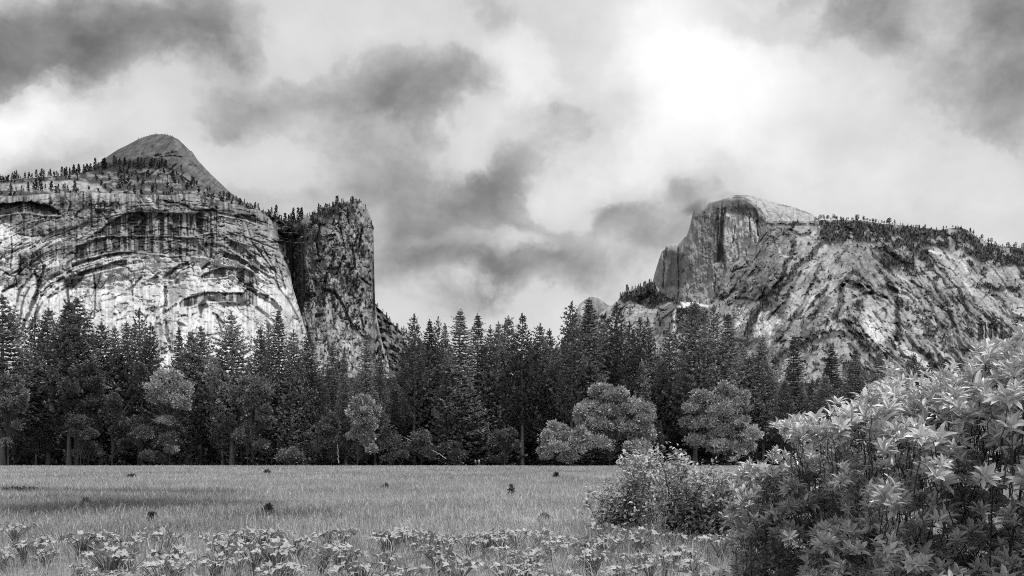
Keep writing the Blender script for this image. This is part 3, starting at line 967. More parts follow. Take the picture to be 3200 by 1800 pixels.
def build_valley_wood():
    R = Relief(-900, 1080, 4100, 1460, 6, 26, 6)
    U, V = R.U, R.V
    R.tone[:] = .035 + .05 * (fbm(U / 12, V / 12, 36, 4, .6) - .5)
    R.dep[:] = 60 * (fbm(U / 16, V / 12, 38, 4, .6) - .5)
    top = [(-900, 1150), (0, 1160), (800, 1175), (1300, 1185), (1700, 1185), (2200, 1195), (2900, 1200), (4100, 1200)]
    return Mountain('hill', R, top, 1442, lambda u, v, tv: 1250 - 1.2 * (v - 1150), M_ROCKFAR, 300, 60,
                    'low dark wooded rise across the valley behind the front forest', jag=9, seed=28, back=120)


build_valley_wood()


# ------------------------------------------------------------ meadow ground
def ground_z(x, y):
    b = .16 * (fbm(x / 17 + 100, y / 17 + 100, 61, 4) - .5)
    sw = -.22 * np.exp(-((x + 17) / 12) ** 2 - ((y - 40) / 14) ** 2)
    crest = .12 * np.exp(-((y - 208) / 18) ** 2)
    return b * np.clip(y / 20, 0, 1) + sw + crest


PATCH = [  # darker sedge patches: x, y, rx, ry, amount
    (-24, 50, 10, 2.4, .5), (-19, 42, 9, 7, .35), (-13, 34, 6, 5, .4), (-18, 31, 8, 6, .35), (-7.5, 27.5, 2.6, 2.6, .3), (-3.2, 25.5, 2.5, 2, .15),
    (-6.4, 26.5, 1.4, 1.8, .3), (4.5, 60, 16, 5, .08), (-6, 70, 24, 6, .06), (0.8, 31, 9, 3, .08), (3, 24, 3, 2, .12), (-4, 48, 14, 4, .07),
    (20, 120, 40, 9, .10), (-50, 110, 30, 8, .10), (-9, 21, 3, 2, .2), (5, 22, 3, 1.6, .25)]


def meadow_tone(x, y):
    t = .36 + .16 * (fbm(x / 9 + 30, y / 14 + 30, 64, 4) - .5) + .14 * (fbm(x / 2.6 + 5, y / 4.5, 66, 4) - .5) + .12 * (fbm(x / .9, y / 1.8, 67, 3) - .5)
    for (a, b, rx, ry, k) in PATCH:
        wob = 1.3 * (fbm(x / 4, y / 5, 69, 4) - .5)
        d = np.sqrt(((x - a) / rx) ** 2 + ((y - b) / ry) ** 2) + wob
        t = t * (1 - k * sstep(1.15, .55, d))
    return np.clip(t, .03, .5)


def build_ground():
    gx = np.sinh(np.linspace(-6.6, 6.6, 301)) * 14
    gy = np.concatenate([np.linspace(-600, -10, 12), np.linspace(0, 60, 121)[0:], np.linspace(61, 240, 180), 240 * 1.045 ** np.arange(1, 96)])
    X, Y = np.meshgrid(gx, gy, indexing='ij')
    Z = np.where((np.abs(X) < 400) & (Y < 400) & (Y > -30), ground_z(X, Y), 0)
    t = meadow_tone(X, Y) * .72
    t = np.where((((X - 3.6) / 2.8) ** 2 + ((Y - 7.5) / 4) ** 2) < 1, .07, t)   # bare leaf litter round the bush stems, darkened to paint in the bush's shade
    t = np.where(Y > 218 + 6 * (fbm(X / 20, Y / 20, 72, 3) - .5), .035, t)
    idx = np.arange(X.size).reshape(X.shape)
    F = np.stack([idx[:-1, :-1], idx[1:, :-1], idx[1:, 1:], idx[:-1, 1:]], -1).reshape(-1, 4)
    V = np.stack([X, Y, Z], -1).reshape(-1, 3)
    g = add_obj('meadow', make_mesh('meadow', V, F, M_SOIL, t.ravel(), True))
    tag(g, 'wide flat grassy meadow floor reaching to the forest and the cliffs', 'meadow', kind='structure')


build_ground()


def build_grass():
    Vs, Fs, Cs = [], [], []
    off = 0
    for (y0, y1, dens, h, wd, seg) in ((6.5, 13, 130, .30, .009, 2), (13, 22, 210, .31, .010, 2), (22, 38, 120, .27, .014, 2), (38, 70, 60, .24, .024, 1),
                                       (70, 125, 18, .22, .05, 1), (125, 219, 6, .24, .10, 1)):
        area = .62 * 1.35 * (y1 ** 2 - y0 ** 2)
        n = int(area * dens)
        y = np.sqrt(RNG.random(n) * (y1 ** 2 - y0 ** 2) + y0 ** 2)
        x = (RNG.random(n) - .5) * 2 * y * .67
        clump = fbm(x / .8, y / .8, 83, 3)
        keep = RNG.random(n) < .45 + 1.1 * clump * clump
        keep &= (((x - 3.6) / 2.6) ** 2 + ((y - 7.5) / 3.6) ** 2) > 1
        x, y, clump = x[keep], y[keep], clump[keep]
        n = len(x)
        z = ground_z(x, y) - .01
        mt = meadow_tone(x, y)
        H = h * (.45 + .9 * RNG.random(n)) * (.7 + .6 * clump) * np.where(mt < .16, 1.25, 1)
        stalk = RNG.random(n) < .035
        H = np.where(stalk, H * 1.5, H)
        W = wd * (.6 + .8 * RNG.random(n))
        a = RNG.random(n) * math.pi * 2
        lean = RNG.random(n) * .9 + .1
        b = RNG.random(n) * math.pi * 2
        dx, dy = np.cos(b) * lean * H, np.sin(b) * lean * H
        sx, sy = np.cos(a) * W * .5, np.sin(a) * W * .5
        tone = mt * (.62 + .85 * RNG.random(n) ** 1.4) * np.where(stalk, 1.9, 1)
        tone = np.clip(tone, .02, .62)
        if seg == 2:
            p = np.stack([
                np.stack([x - sx, y - sy, z], -1), np.stack([x + sx, y + sy, z], -1),
                np.stack([x - sx * .8 + dx * .3, y - sy * .8 + dy * .3, z + H * .6], -1), np.stack([x + sx * .8 + dx * .3, y + sy * .8 + dy * .3, z + H * .6], -1),
                np.stack([x + dx, y + dy, z + H * (1 - lean * .35)], -1)], 1)
            k = 5
            f = np.array([[0, 1, 3], [0, 3, 2], [2, 3, 4]])
        else:
            p = np.stack([
                np.stack([x - sx, y - sy, z], -1), np.stack([x + sx, y + sy, z], -1),
                np.stack([x + dx, y + dy, z + H], -1)], 1)
            k = 3
            f = np.array([[0, 1, 2]])
        Vs.append(p.reshape(-1, 3))
        Fs.append((f[None] + (np.arange(n) * k)[:, None, None]).reshape(-1, 3) + off)
        Cs.append(np.repeat(tone, k))
        off += n * k
    g = add_obj('grass', make_mesh('grass', np.concatenate(Vs), np.concatenate(Fs), M_GRASS, np.concatenate(Cs)))
    tag(g, 'pale uncut meadow grass with darker sedge patches', 'grass', kind='stuff')


build_grass()


# ------------------------------------------------------------ plant building blocks
def tubes(pts, rad, sides=5):
    """pts (K,m,3), rad (K,m) -> vertices, quad faces"""
    K, m, _ = pts.shape
    d = np.gradient(pts, axis=1)
    d /= np.linalg.norm(d, axis=2, keepdims=True) + 1e-9
    ref = np.where(np.abs(d[..., 2:3]) > .9, np.array([1., 0, 0]), np.array([0, 0, 1.]))
    a = np.cross(d, ref)
    a /= np.linalg.norm(a, axis=2, keepdims=True) + 1e-9
    b = np.cross(d, a)
    th = np.arange(sides) / sides * 2 * math.pi
    ring = a[:, :, None, :] * np.cos(th)[None, None, :, None] + b[:, :, None, :] * np.sin(th)[None, None, :, None]
    V = pts[:, :, None, :] + ring * rad[:, :, None, None]
    idx = np.arange(K * m * sides).reshape(K, m, sides)
    nx = np.roll(idx, -1, axis=2)
    F = np.stack([idx[:, :-1], nx[:, :-1], nx[:, 1:], idx[:, 1:]], -1).reshape(-1, 4)
    return V.reshape(-1, 3), F


def rand_unit(n, rng=RNG):
    v = rng.normal(size=(n, 3))
    return v / np.linalg.norm(v, axis=1, keepdims=True)


def sprig_tris(cen, axis, length, width, k, rng, spread=1.0, flat=0.0):
    """k narrow triangles fanning out of each centre round an axis"""
    n = len(cen)
    c = np.repeat(cen, k, 0)
    ax = np.repeat(axis, k, 0)
    L = np.repeat(length, k) * (.6 + .7 * rng.random(n * k))
    W = np.repeat(width, k) * (.6 + .8 * rng.random(n * k))
    d = ax + spread * rand_unit(n * k, rng)
    d /= np.linalg.norm(d, axis=1, keepdims=True)
    s = np.cross(d, rand_unit(n * k, rng) + np.array([0, 0, flat]))
    s /= np.linalg.norm(s, axis=1, keepdims=True) + 1e-9
    p0 = c - d * L[:, None] * .15
    a = p0 + d * L[:, None] * .55 + s * W[:, None] * .5
    b = p0 + d * L[:, None] * .55 - s * W[:, None] * .5
    t = p0 + d * L[:, None]
    V = np.stack([p0, a, t, b], 1).reshape(-1, 3)
    F = (np.array([[0, 1, 2, 3]])[None] + (np.arange(n * k) * 4)[:, None, None]).reshape(-1, 4)
    return V, F


def conifer_meshes(kind, seed):
    """a 40 m conifer: returns crown mesh, trunk mesh"""
    rng = np.random.default_rng(seed)
    H = 40.0
    if kind == 'pine':
        z0, R0, dz, nb, nt = .20, 6.6, .85, 10, 9
    elif kind == 'open_pine':
        z0, R0, dz, nb, nt = .28, 6.0, .80, 6, 8
    elif kind == 'fir':
        z0, R0, dz, nb, nt = .05, 8.2, 1.15, 13, 10
    else:  # slender cedar
        z0, R0, dz, nb, nt = .14, 5.0, .60, 7, 8
    cen, axs, ln, tn = [], [], [], []
    bp, br = [], []
    z = z0 * H
    ph = rng.random(9) * 6.28
    while z < H - .6:
        t = (z - z0 * H) / (H - z0 * H)
        if kind == 'fir':
            prof = (1 - t) ** .75
        elif kind == 'cedar':
            prof = min(1, (1 - t) * 1.7) ** .8 * (.85 + .15 * math.sin(t * 9))
        else:
            prof = min(1.0, .55 + 1.6 * t) * min(1, (1 - t) * 1.5) ** .70
        r = R0 * prof * (.85 + .3 * rng.random())
        nn = max(3, int(nb * (.6 + .5 * prof) + rng.random()))
        a0 = rng.random() * 6.28
        for i in range(nn):
            a = a0 + i / nn * 6.28 + rng.normal() * .25
            lob = 1 + .22 * math.sin(a * 2 + ph[0] + z * .25) + .15 * math.sin(a * 3 + ph[1] - z * .4)
            L = r * lob * (.6 + .55 * rng.random())
            if rng.random() < .07:
                L *= 1.3
            L = max(L, .5)
            up0 = {'pine': .18, 'open_pine': .25, 'fir': -.02, 'cedar': .05}[kind] + .5 * max(0, t - .6)
            curve = {'pine': .10, 'open_pine': .18, 'fir': .10, 'cedar': -.12}[kind]
            m = 5
            q = np.linspace(0, 1, m)
            zz = z + L * (up0 * q + curve * q ** 2 - .22 * np.sin(q * 3.0) * (1 - t))
            pts = np.stack([np.cos(a) * L * q, np.sin(a) * L * q, zz], -1)
            bp.append(pts)
            br.append(np.linspace(.07 + .012 * L, .02, m))
            k = max(3, int(nt * (.45 + .6 * L / R0)))
            for j in range(k):
                f = .28 + .72 * (j + rng.random()) / k
                pz = np.array([np.interp(f, q, pts[:, 0]), np.interp(f, q, pts[:, 1]), np.interp(f, q, pts[:, 2])])
                side = rng.normal() * .20 * L * (1.15 - f)
                pz += np.array([-math.sin(a) * side, math.cos(a) * side, rng.normal() * .12])
                cen.append(pz)
                out = np.array([math.cos(a), math.sin(a), 0]) * .8
                out[2] = .35 if kind != 'fir' else .0
                out += np.array([-math.sin(a), math.cos(a), 0]) * (.6 * np.sign(side))
                axs.append(out)
                ln.append((.72 if kind != 'cedar' else .62) * (.75 + .5 * rng.random()) * (.62 + .38 * min(1, (1 - t) * 3)))
                tn.append(1.0)
        z += dz * (.7 + .6 * rng.random()) * (1 if kind != 'fir' else .42 + .58 * (1 - t))
    # leader
    for j in range(9):
        cen.append(np.array([0, 0, H - .25 * j]))
        axs.append(np.array([0, 0, 1.0]) + .6 * rand_unit(1, rng)[0])
        ln.append(.7)
        tn.append(1)
    cen = np.array(cen)
    axs = np.array(axs)
    ln = np.array(ln)
    kk = 12
    wid = ln * (.36 if kind != 'fir' else .40)
    V, F = sprig_tris(cen, axs, ln, wid, kk, rng, .75, {'fir': 4.0, 'cedar': 1.2}.get(kind, 1.6))
    if kind == 'fir':   # flattened sprays
        c = np.repeat(cen, kk * 4, 0)
        V[:, 2] = c[:, 2] + (V[:, 2] - c[:, 2]) * .5
    clump = fbm(cen[:, 0] * .35 + cen[:, 2] * .2, cen[:, 2] * .35 + cen[:, 1] * .3, seed % 50, 3)
    base = {'pine': .29, 'open_pine': .25, 'fir': .42, 'cedar': .28}[kind]
    tone = np.repeat(base * (.55 + .9 * clump) * (.8 + .4 * rng.random(len(cen))), kk * 4)
    bp = np.array(bp)
    br = np.array(br)
    crown = make_mesh('crown', V, F, M_NEEDLE, tone)
    zz = np.linspace(0, 1, 14)
    wob = .25 * np.sin(zz * 5 + ph[2])
    tp = np.stack([wob * zz, .2 * np.cos(zz * 4 + ph[3]) * zz, zz * (H - .3)], -1)[None]
    tr = (.48 * (1 - zz) ** .8 + .03 + .18 * np.exp(-zz * 30))[None]
    V1, F1 = tubes(tp, tr, 9)
    V2, F2 = tubes(bp, br, 3)
    trunk = make_mesh('trunk', np.concatenate([V1, V2]), np.concatenate([F1, F2 + len(V1)]), M_BARK,
                      np.concatenate([np.full(len(V1), .17), np.full(len(V2), .07)]), True)
    return crown, trunk


CONIFERS = {}
for kd, n in (('pine', 4), ('open_pine', 2), ('fir', 4), ('cedar', 3)):
    CONIFERS[kd] = [conifer_meshes(kd, 100 + 17 * i + len(kd)) for i in range(n)]
NAMES = {'pine': 'pine_tree', 'open_pine': 'pine_tree', 'fir': 'fir_tree', 'cedar': 'cedar_tree'}
tree_count = [0]


def conifer(kind, u, top_v, Y, wid, label, group, rz=None, lean=0.0):
    H = (HY - top_v) / FS * Y + EYE
    x = (u - CX) / FS * Y
    crown, trunk = CONIFERS[kind][tree_count[0] % len(CONIFERS[kind])]
    tree_count[0] += 1
    r = empty(NAMES[kind], (x, Y, 0), random.random() * 6.28 if rz is None else rz, (wid * 1.12 * H / 40, wid * 1.12 * H / 40, H / 40))
    r.rotation_euler[1] = lean
    add_obj('crown', crown, r)
    add_obj('trunk', trunk, r)
    tag(r, label, NAMES[kind].replace('_', ' '), group)
    return r


G1 = 'tall conifers along the front of the forest'
# spires that stand out on the skyline: kind, u, v, distance, width, label
SPIRES = [
    ('pine', 6, 922, 222, 1.25, 'huge dark pine cut by the left edge of the picture'),
    ('open_pine', 109, 981, 240, .75, 'thin open pine just left of the pointed pine by the flaky cliff foot'),
    ('pine', 152, 966, 232, 1.0, 'pointed dark pine under the curved flakes of the arched cliff'),
    ('pine', 216, 940, 226, 1.0, 'left top of the twin-topped tall pine before the arched cliff'),
    ('pine', 240, 933, 228, 1.15, 'broad tall pine, tallest before the arched cliff, right of its twin'),
    ('pine', 316, 1009, 236, 1.05, 'rounded pine spire before the pale streak of the arched cliff'),
    ('pine', 358, 1022, 244, .8, 'short narrow pine spire right of the rounded one below the white streak'),
    ('fir', 396, 1004, 240, .75, 'pointed fir spire with feathery top before the pale cliff foot'),
    ('open_pine', 435, 968, 236, .85, 'lean open pine rising above the pale leafy tree'),
    ('pine', 470, 1011, 232, .8, 'dark narrow pine behind the pale leafy tree, right of the lean one'),
    ('cedar', 559, 1027, 246, .8, 'slim cedar spire before the foot of the cliff buttress'),
    ('pine', 596, 1040, 236, .85, 'blunt pine left of the bent-topped one, mid cliff foot'),
    ('pine', 628, 1022, 238, .95, 'bent-topped pine below the lowest arch of the cliff'),
    ('pine', 724, 976, 230, 1.0, 'conical tall pine standing before the low arch of the cliff'),
    ('pine', 813, 1026, 240, .8, 'short pine spire left of the tall narrow one near the cliff edge'),
    ('open_pine', 840, 1012, 246, .7, 'thin ragged pine close left of the tall narrow pine near the cliff edge'),
    ('fir', 871, 966, 232, .8, 'tall narrow fir before the right end of the arched cliff'),
    ('pine', 918, 1032, 238, .8, 'small pointed pine at the seam of cliff and rock column'),
    ('pine', 965, 1034, 244, .85, 'grey pine before the left foot of the rock column'),
    ('fir', 1040, 1066, 246, .7, 'slim layered fir, left of a pair before the rock column'),
    ('cedar', 1077, 1084, 240, .6, 'thin cedar, right of a pair before the rock column'),
    ('fir', 1145, 1040, 248, .75, 'pointed fir before the right foot of the rock column'),
    ('cedar', 1186, 1098, 240, .8, 'low cedar spire below the corner of the rock column'),
    ('open_pine', 1295, 984, 232, .8, 'lone open-topped pine standing clear against the sky right of the boulder slope'),
    ('fir', 1343, 1000, 238, .85, 'scraggy fir, first right of the lone open-topped pine'),
    ('open_pine', 1369, 993, 246, .6, 'thin wispy pine spire in the gap of the skyline right of the scraggy fir'),
    ('cedar', 1391, 1013, 250, .7, 'low cedar tip left of the tallest spire of the middle forest'),
    ('fir', 1438, 967, 228, 1.0, 'tallest layered fir in the middle of the forest, dense and broad'),
    ('fir', 1493, 982, 236, .9, 'dense fir next right of the tallest middle fir'),
    ('pine', 1532, 1020, 250, .7, 'small pine tip in the middle skyline between two firs'),
    ('pine', 1558, 1009, 246, .75, 'narrow pine tip left of the even pine in the middle skyline'),
    ('pine', 1588, 991, 236, .9, 'even conical pine in the middle skyline under the sky gap'),
    ('open_pine', 1632, 985, 232, .95, 'open pine with knobbly top and one arm out to the right'),
    ('pine', 1688, 1013, 236, .95, 'rounded pine in the dip of the skyline'),
    ('pine', 1717, 1030, 244, .7, 'lowest pine tip in the dip of the skyline'),
    ('open_pine', 1787, 946, 228, .9, 'tall pointed pine before the small rock knob, against the sky'),
    ('fir', 1841, 931, 232, .95, 'dark dense fir, tallest, right of the pointed pine at the rock knob'),
    ('pine', 1884, 1003, 246, .8, 'ragged pine between the dark fir and the thin-topped one'),
    ('open_pine', 1927, 950, 236, .8, 'thin-topped dark pine below the wooded shoulder of the great dome'),
    ('open_pine', 1967, 1007, 250, .8, 'sparse pine, first of the see-through group under the great dome'),
    ('open_pine', 2000, 997, 244, .8, 'sparse pine, middle of the see-through group under the great dome'),
    ('open_pine', 2024, 994, 252, .75, 'sparse pine, last of the see-through group under the great dome'),
    ('pine', 2093, 1036, 240, .9, 'dark pine below the brushy chute of the great dome'),
    ('pine', 2172, 944, 228, .95, 'tall dark pine directly below the great dome face'),
    ('open_pine', 2231, 957, 234, .85, 'tall knobbly pine right of the one directly below the great dome'),
    ('fir', 2277, 977, 236, .95, 'dense fir, third of the tall trees under the great dome'),
    ('pine', 2384, 1050, 238, .9, 'short dark pine before the white slab of the mountainside'),
    ('fir', 2482, 1047, 246, .9, 'soft grey fir right of the white slab'),
    ('fir', 2600, 1080, 240, 1.0, 'broad fir before the lower mountainside, left of the pale round slab'),
    ('fir', 2674, 1086, 246, .9, 'fir spire under the pale round slab'),
    ('pine', 2750, 1098, 244, .9, 'pine directly behind the top of the leafy bush, under the pale slab'),
    ('pine', 2856, 1108, 240, .8, 'small pine tip between bush top and bright rock streak'),
    ('pine', 2905, 1130, 240, .8, 'pine tip peeping over the big bush, left one'),
    ('fir', 2953, 1136, 246, .8, 'fir tip peeping over the big bush, right one'),
    ('pine', 3190, 985, 150, 1.1, 'dark nearer pine cut by the right edge of the picture'),
]
for kd, u, v, Y, w, lab in SPIRES:
    conifer(kd, u, v, Y, w, lab, G1)

# the filling of the forest, nobody could tell these apart
env = np.array([(-400, 1030), (0, 1080), (70, 1130), (400, 1110), (700, 1110), (950, 1120), (1200, 1125), (1300, 1050), (1700, 1050), (1800, 1045),
                (2000, 1060), (2300, 1070), (2500, 1115), (2800, 1140), (3600, 1130)], float)
k = 0
fill = []
for row, (Y0, n, dv) in enumerate(((233, 46, 40), (247, 52, 20), (263, 52, 5), (285, 46, 0), (312, 44, -5))):
    for i in range(n):
        u = -420 + (i + random.random() * .8) * 4050 / n
        v = np.interp(u, env[:, 0], env[:, 1]) + dv + random.random() * 95
        Y = Y0 + random.uniform(-7, 7)
        kd = random.choice(['pine', 'pine', 'cedar', 'fir'] if u < 1200 else ['fir', 'fir', 'pine', 'cedar'])
        fill.append((kd, u, v, Y))
FILL_MARKS = [(-300, 'off to the left, beyond the huge pine'), (-60, 'behind the huge pine at the left edge'), (80, 'behind the thin open pine'),
              (160, 'behind the pointed pine'), (235, 'behind the twin-topped pine'), (320, 'behind the rounded spire'), (400, 'behind the feathery fir'),
              (470, 'behind the brightest pale tree'), (570, 'behind the slim cedar spire'), (650, 'behind the bent-topped pine'), (730, 'behind the conical pine'),
              (830, 'behind the thin ragged pine'), (900, 'behind the tall narrow fir'), (980, 'at the seam of cliff and column'), (1060, 'before the rock column'),
              (1150, 'at the column foot'), (1230, 'before the boulder slope'), (1300, 'behind the lone open-topped pine'), (1370, 'behind the wispy pine'),
              (1440, 'behind the tallest middle fir'), (1510, 'behind the dense middle fir'), (1590, 'behind the even conical pine'), (1650, 'behind the knobbly-topped pine'),
              (1720, 'in the skyline dip'), (1790, 'before the small rock knob'), (1860, 'behind the dark dense fir'), (1930, 'below the wooded shoulder'),
              (2010, 'in the see-through group'), (2095, 'below the brushy chute'), (2175, 'directly below the great dome'), (2240, 'behind the tall knobbly pine'),
              (2300, 'behind the dense fir under the dome'), (2390, 'before the white slab'), (2480, 'behind the soft grey fir'), (2600, 'behind the broad fir'),
              (2680, 'under the pale round slab'), (2770, 'behind the bush top'), (2880, 'behind the big bush, left part'), (3000, 'behind the big bush, middle'),
              (3130, 'behind the right-edge bush'), (3350, 'off to the right'), (3600, 'far off to the right')]
RANK = [(240, 'first rank'), (255, 'second rank'), (273, 'third rank'), (298, 'fourth rank'), (999, 'rearmost rank')]
for kd, u, v, Y in fill:
    where = min(FILL_MARKS, key=lambda m: abs(m[0] - u))[1]
    rank = [b for a, b in RANK if Y < a][0]
    conifer(kd, u, v, Y, random.uniform(.8, 1.15),
            'dark forest %s, %s, %s' % (NAMES[kd].replace('_tree', ''), rank, where), 'conifers filling the forest behind the meadow')

# leaning tree between the two round broadleaf trees
conifer('open_pine', 2068, 1310, 221, .42, 'thin grey pine leaning right between the two round pale trees', None, lean=.16)


# ---- broadleaf trees and thickets built from overlapping leaf lobes
def broadleaf(name, lobes, Y, tone, label, group=None, leaf=.42, dens=1.0, trunk=None, seed=1, cat='tree', depthf=.8, skirt=0):
    """lobes: u, v, ru, rv in photograph pixels"""
    rng = np.random.default_rng(seed)
    L = np.array(lobes, float)
    if skirt:
        lo = L[:, 1].max()
        more = [(rng.normal() * L[:, 2].mean() * .7 + L[:, 0].mean(), lo + (1425 - lo) * t * .8 + rng.normal() * 5,
                 L[:, 2].mean() * rng.uniform(.35, .7), L[:, 3].mean() * rng.uniform(.5, .9)) for t in np.linspace(.1, 1, skirt)]
        L = np.concatenate([L, np.array(more)])
    cu = L[:, 0].mean() if trunk is None else trunk[0]
    x0 = (cu - CX) / FS * Y
    root = empty(name, (x0, Y, 0))
    Vs, Fs, Cs = [], [], []
    off = 0
    sub = []
    for (u, v, ru, rv) in L:
        for t in range(4):
            a = rng.random() * 6.28
            q = rng.uniform(.35, .8)
            sub.append((u + math.cos(a) * ru * q, v - abs(math.sin(a)) * rv * q * .9 + (rv * .5 if t == 3 else 0), ru * rng.uniform(.26, .6), rv * rng.uniform(.45, .85)))
    L = np.concatenate([L * np.array([1, 1, .78, .78]), np.array(sub)])
    m = FS / Y
    limbs, lr = [], []
    for (u, v, ru, rv) in L:
        c = P(u, v, Y) - np.array([x0, Y, 0])
        rx, rz = ru / m, rv / m
        ry = rx * depthf
        c[1] += rng.normal() * ry * .9
        area = rx * ry + rx * rz + ry * rz
        nc = int(6 + 4.0 * area ** .9)
        d0 = rand_unit(nc, rng)
        d0[:, 2] = np.where(d0[:, 2] < -.25, -d0[:, 2], d0[:, 2])
        cc = c + d0 * (.40 + .75 * rng.random((nc, 1))) * np.array([rx, ry, rz * 1.12])
        per = int(40 * dens)
        cr_ = (.06 + .34 * rng.random(nc) ** 2.2) * min(rx, 3.2) + .28
        d1 = rand_unit(nc * per, rng)
        R1 = np.repeat(cr_, per)[:, None]
        p = np.repeat(cc, per, 0) + d1 * R1 * np.array([1.1, 1.1, .95]) * (.2 + 1.35 * rng.random((nc * per, 1)) ** 1.3)
        n = nc * per
        ax = d1 + .5 * np.repeat(d0, per, 0) + np.array([0, 0, .35])
        s = leaf * (.6 + 1.3 * rng.random(n) ** 1.5)
        V, F = sprig_tris(p, ax, s, s * .45, 2, rng, .9, .4)
        Vs.append(V)
        Fs.append(F + off)
        off += len(V)
        Cs.append(np.repeat(tone * np.repeat(.55 + .75 * rng.random(nc), per) * (.7 + .6 * rng.random(n)), 8))
        q = np.linspace(0, 1, 6)[:, None]
        b0 = np.array([0, 0, max(.4, c[2] * .35)])
        mid = b0 * (1 - q) ** 2 + 2 * q * (1 - q) * np.array([c[0] * .35, c[1] * .3, c[2] * .75]) + q ** 2 * c
        limbs.append(mid)
        lr.append(np.linspace(.11, .02, 6))
    crown = make_mesh('crown', np.concatenate(Vs), np.concatenate(Fs), M_LEAF, np.clip(np.concatenate(Cs), .02, .5))
    add_obj('crown' if cat == 'tree' else 'foliage', crown, root)
    V1, F1 = tubes(np.array(limbs), np.array(lr), 5)
    top = np.array(limbs)[:, 0, 2].max()
    tp = np.stack([np.zeros(6), np.zeros(6), np.linspace(-.1, top + .3, 6)], -1)[None]
    V2, F2 = tubes(tp, np.linspace(.15, .08, 6)[None] if cat == 'tree' else np.linspace(.1, .06, 6)[None], 8)
    tr = make_mesh('trunk', np.concatenate([V1, V2]), np.concatenate([F1, F2 + len(V1)]), M_BARK,
                   np.full(len(V1) + len(V2), .06), True)
    add_obj('trunk' if cat == 'tree' else 'stem', tr, root)
    tag(root, label, cat, group)
    return root


def zl(ox, oy, sc, L):
    return [(ox + a / sc, oy + b / sc, c / sc, d / sc) for a, b, c, d in L]


ZA = (1700, 1100, 2.635)
ZB = (1000, 900, 2.342)
ZC = (0, 900, 2.342)
broadleaf('oak_tree', zl(*ZA, [(480, 345, 105, 60), (620, 370, 80, 50), (370, 480, 110, 65), (540, 500, 130, 62), (740, 470, 110, 75), (830, 560, 85, 100),
                               (410, 610, 140, 75), (700, 650, 130, 90), (850, 700, 75, 90), (430, 760, 110, 70), (760, 790, 120, 60), (330, 560, 70, 45)]), 212, .46,
          'large round pale broadleaf tree, left one of the two standing before the dark firs', trunk=(1905,), seed=21)
broadleaf('oak_tree', zl(*ZA, [(120, 640, 70, 55), (50, 720, 75, 60), (150, 715, 90, 60), (290, 715, 90, 62), (100, 800, 100, 60), (250, 800, 100, 70),
                               (20, 850, 60, 50), (200, 870, 90, 40), (340, 780, 60, 60)]), 209, .46,
          'low spreading pale tree at the left foot of the large round one', trunk=(1770,), seed=22)
broadleaf('oak_tree', zl(*ZA, [(1510, 330, 95, 58), (1600, 370, 60, 55), (1300, 390, 100, 55), (1400, 420, 110, 60), (1220, 470, 75, 55), (1450, 500, 150, 70),
                               (1590, 480, 80, 80), (1190, 590, 60, 45), (1340, 590, 130, 62), (1590, 600, 110, 70), (1440, 680, 150, 60), (1680, 700, 85, 80),
                               (1310, 745, 120, 48), (1500, 785, 140, 40), (1670, 790, 80, 45)]), 214, .45,
          'large dome-shaped pale broadleaf tree, right one of the two standing before the dark firs', trunk=(2272,), seed=23)
broadleaf('maple_tree', zl(*ZB, [(320, 850, 78, 50), (255, 930, 58, 50), (370, 930, 70, 60), (320, 1000, 80, 50), (300, 900, 60, 50)]), 216, .36,
          'small pale airy tree below the rock column in the forest edge', trunk=(1117,), seed=24, dens=.7, skirt=7)
broadleaf('maple_tree', zl(*ZC, [(1230, 675, 105, 50), (1165, 735, 75, 45), (1290, 740, 95, 55), (1350, 775, 50, 55), (1250, 830, 100, 60), (1120, 815, 60, 45),
                                 (1215, 975, 50, 20), (1330, 865, 55, 45)]), 219, .48,
          'brightest pale leafy tree in the left part of the forest edge', trunk=(530,), seed=25, dens=.8, skirt=2)
broadleaf('maple_tree', zl(*ZC, [(1850, 715, 105, 55), (1920, 770, 110, 60), (1765, 780, 75, 50), (1850, 830, 90, 50)]), 220, .2,
          'grey leafy tree below the conical tall pine of the left forest', trunk=(790,), seed=26, skirt=7)
broadleaf('maple_tree', zl(*ZC, [(60, 700, 85, 45), (120, 780, 80, 55), (50, 850, 80, 45), (10, 770, 60, 60), (130, 850, 60, 40)]), 214, .22,
          'grey leafy tree at the left edge of the picture below the huge pine', trunk=(25,), seed=27, skirt=3)
broadleaf('maple_tree', zl(*ZC, [(610, 640, 70, 70), (680, 720, 70, 60), (560, 760, 80, 60), (700, 860, 70, 70), (600, 900, 80, 70)]), 222, .10,
          'dim leafy tree below the twin-topped pine', trunk=(262,), seed=28, skirt=7)
broadleaf('maple_tree', zl(*ZC, [(830, 840, 60, 50), (800, 910, 70, 50), (860, 960, 70, 50), (1040, 640, 40, 60), (1030, 740, 50, 60)]), 221, .11,
          'dim leafy tree left of the brightest pale one', trunk=(350,), seed=29, skirt=7)
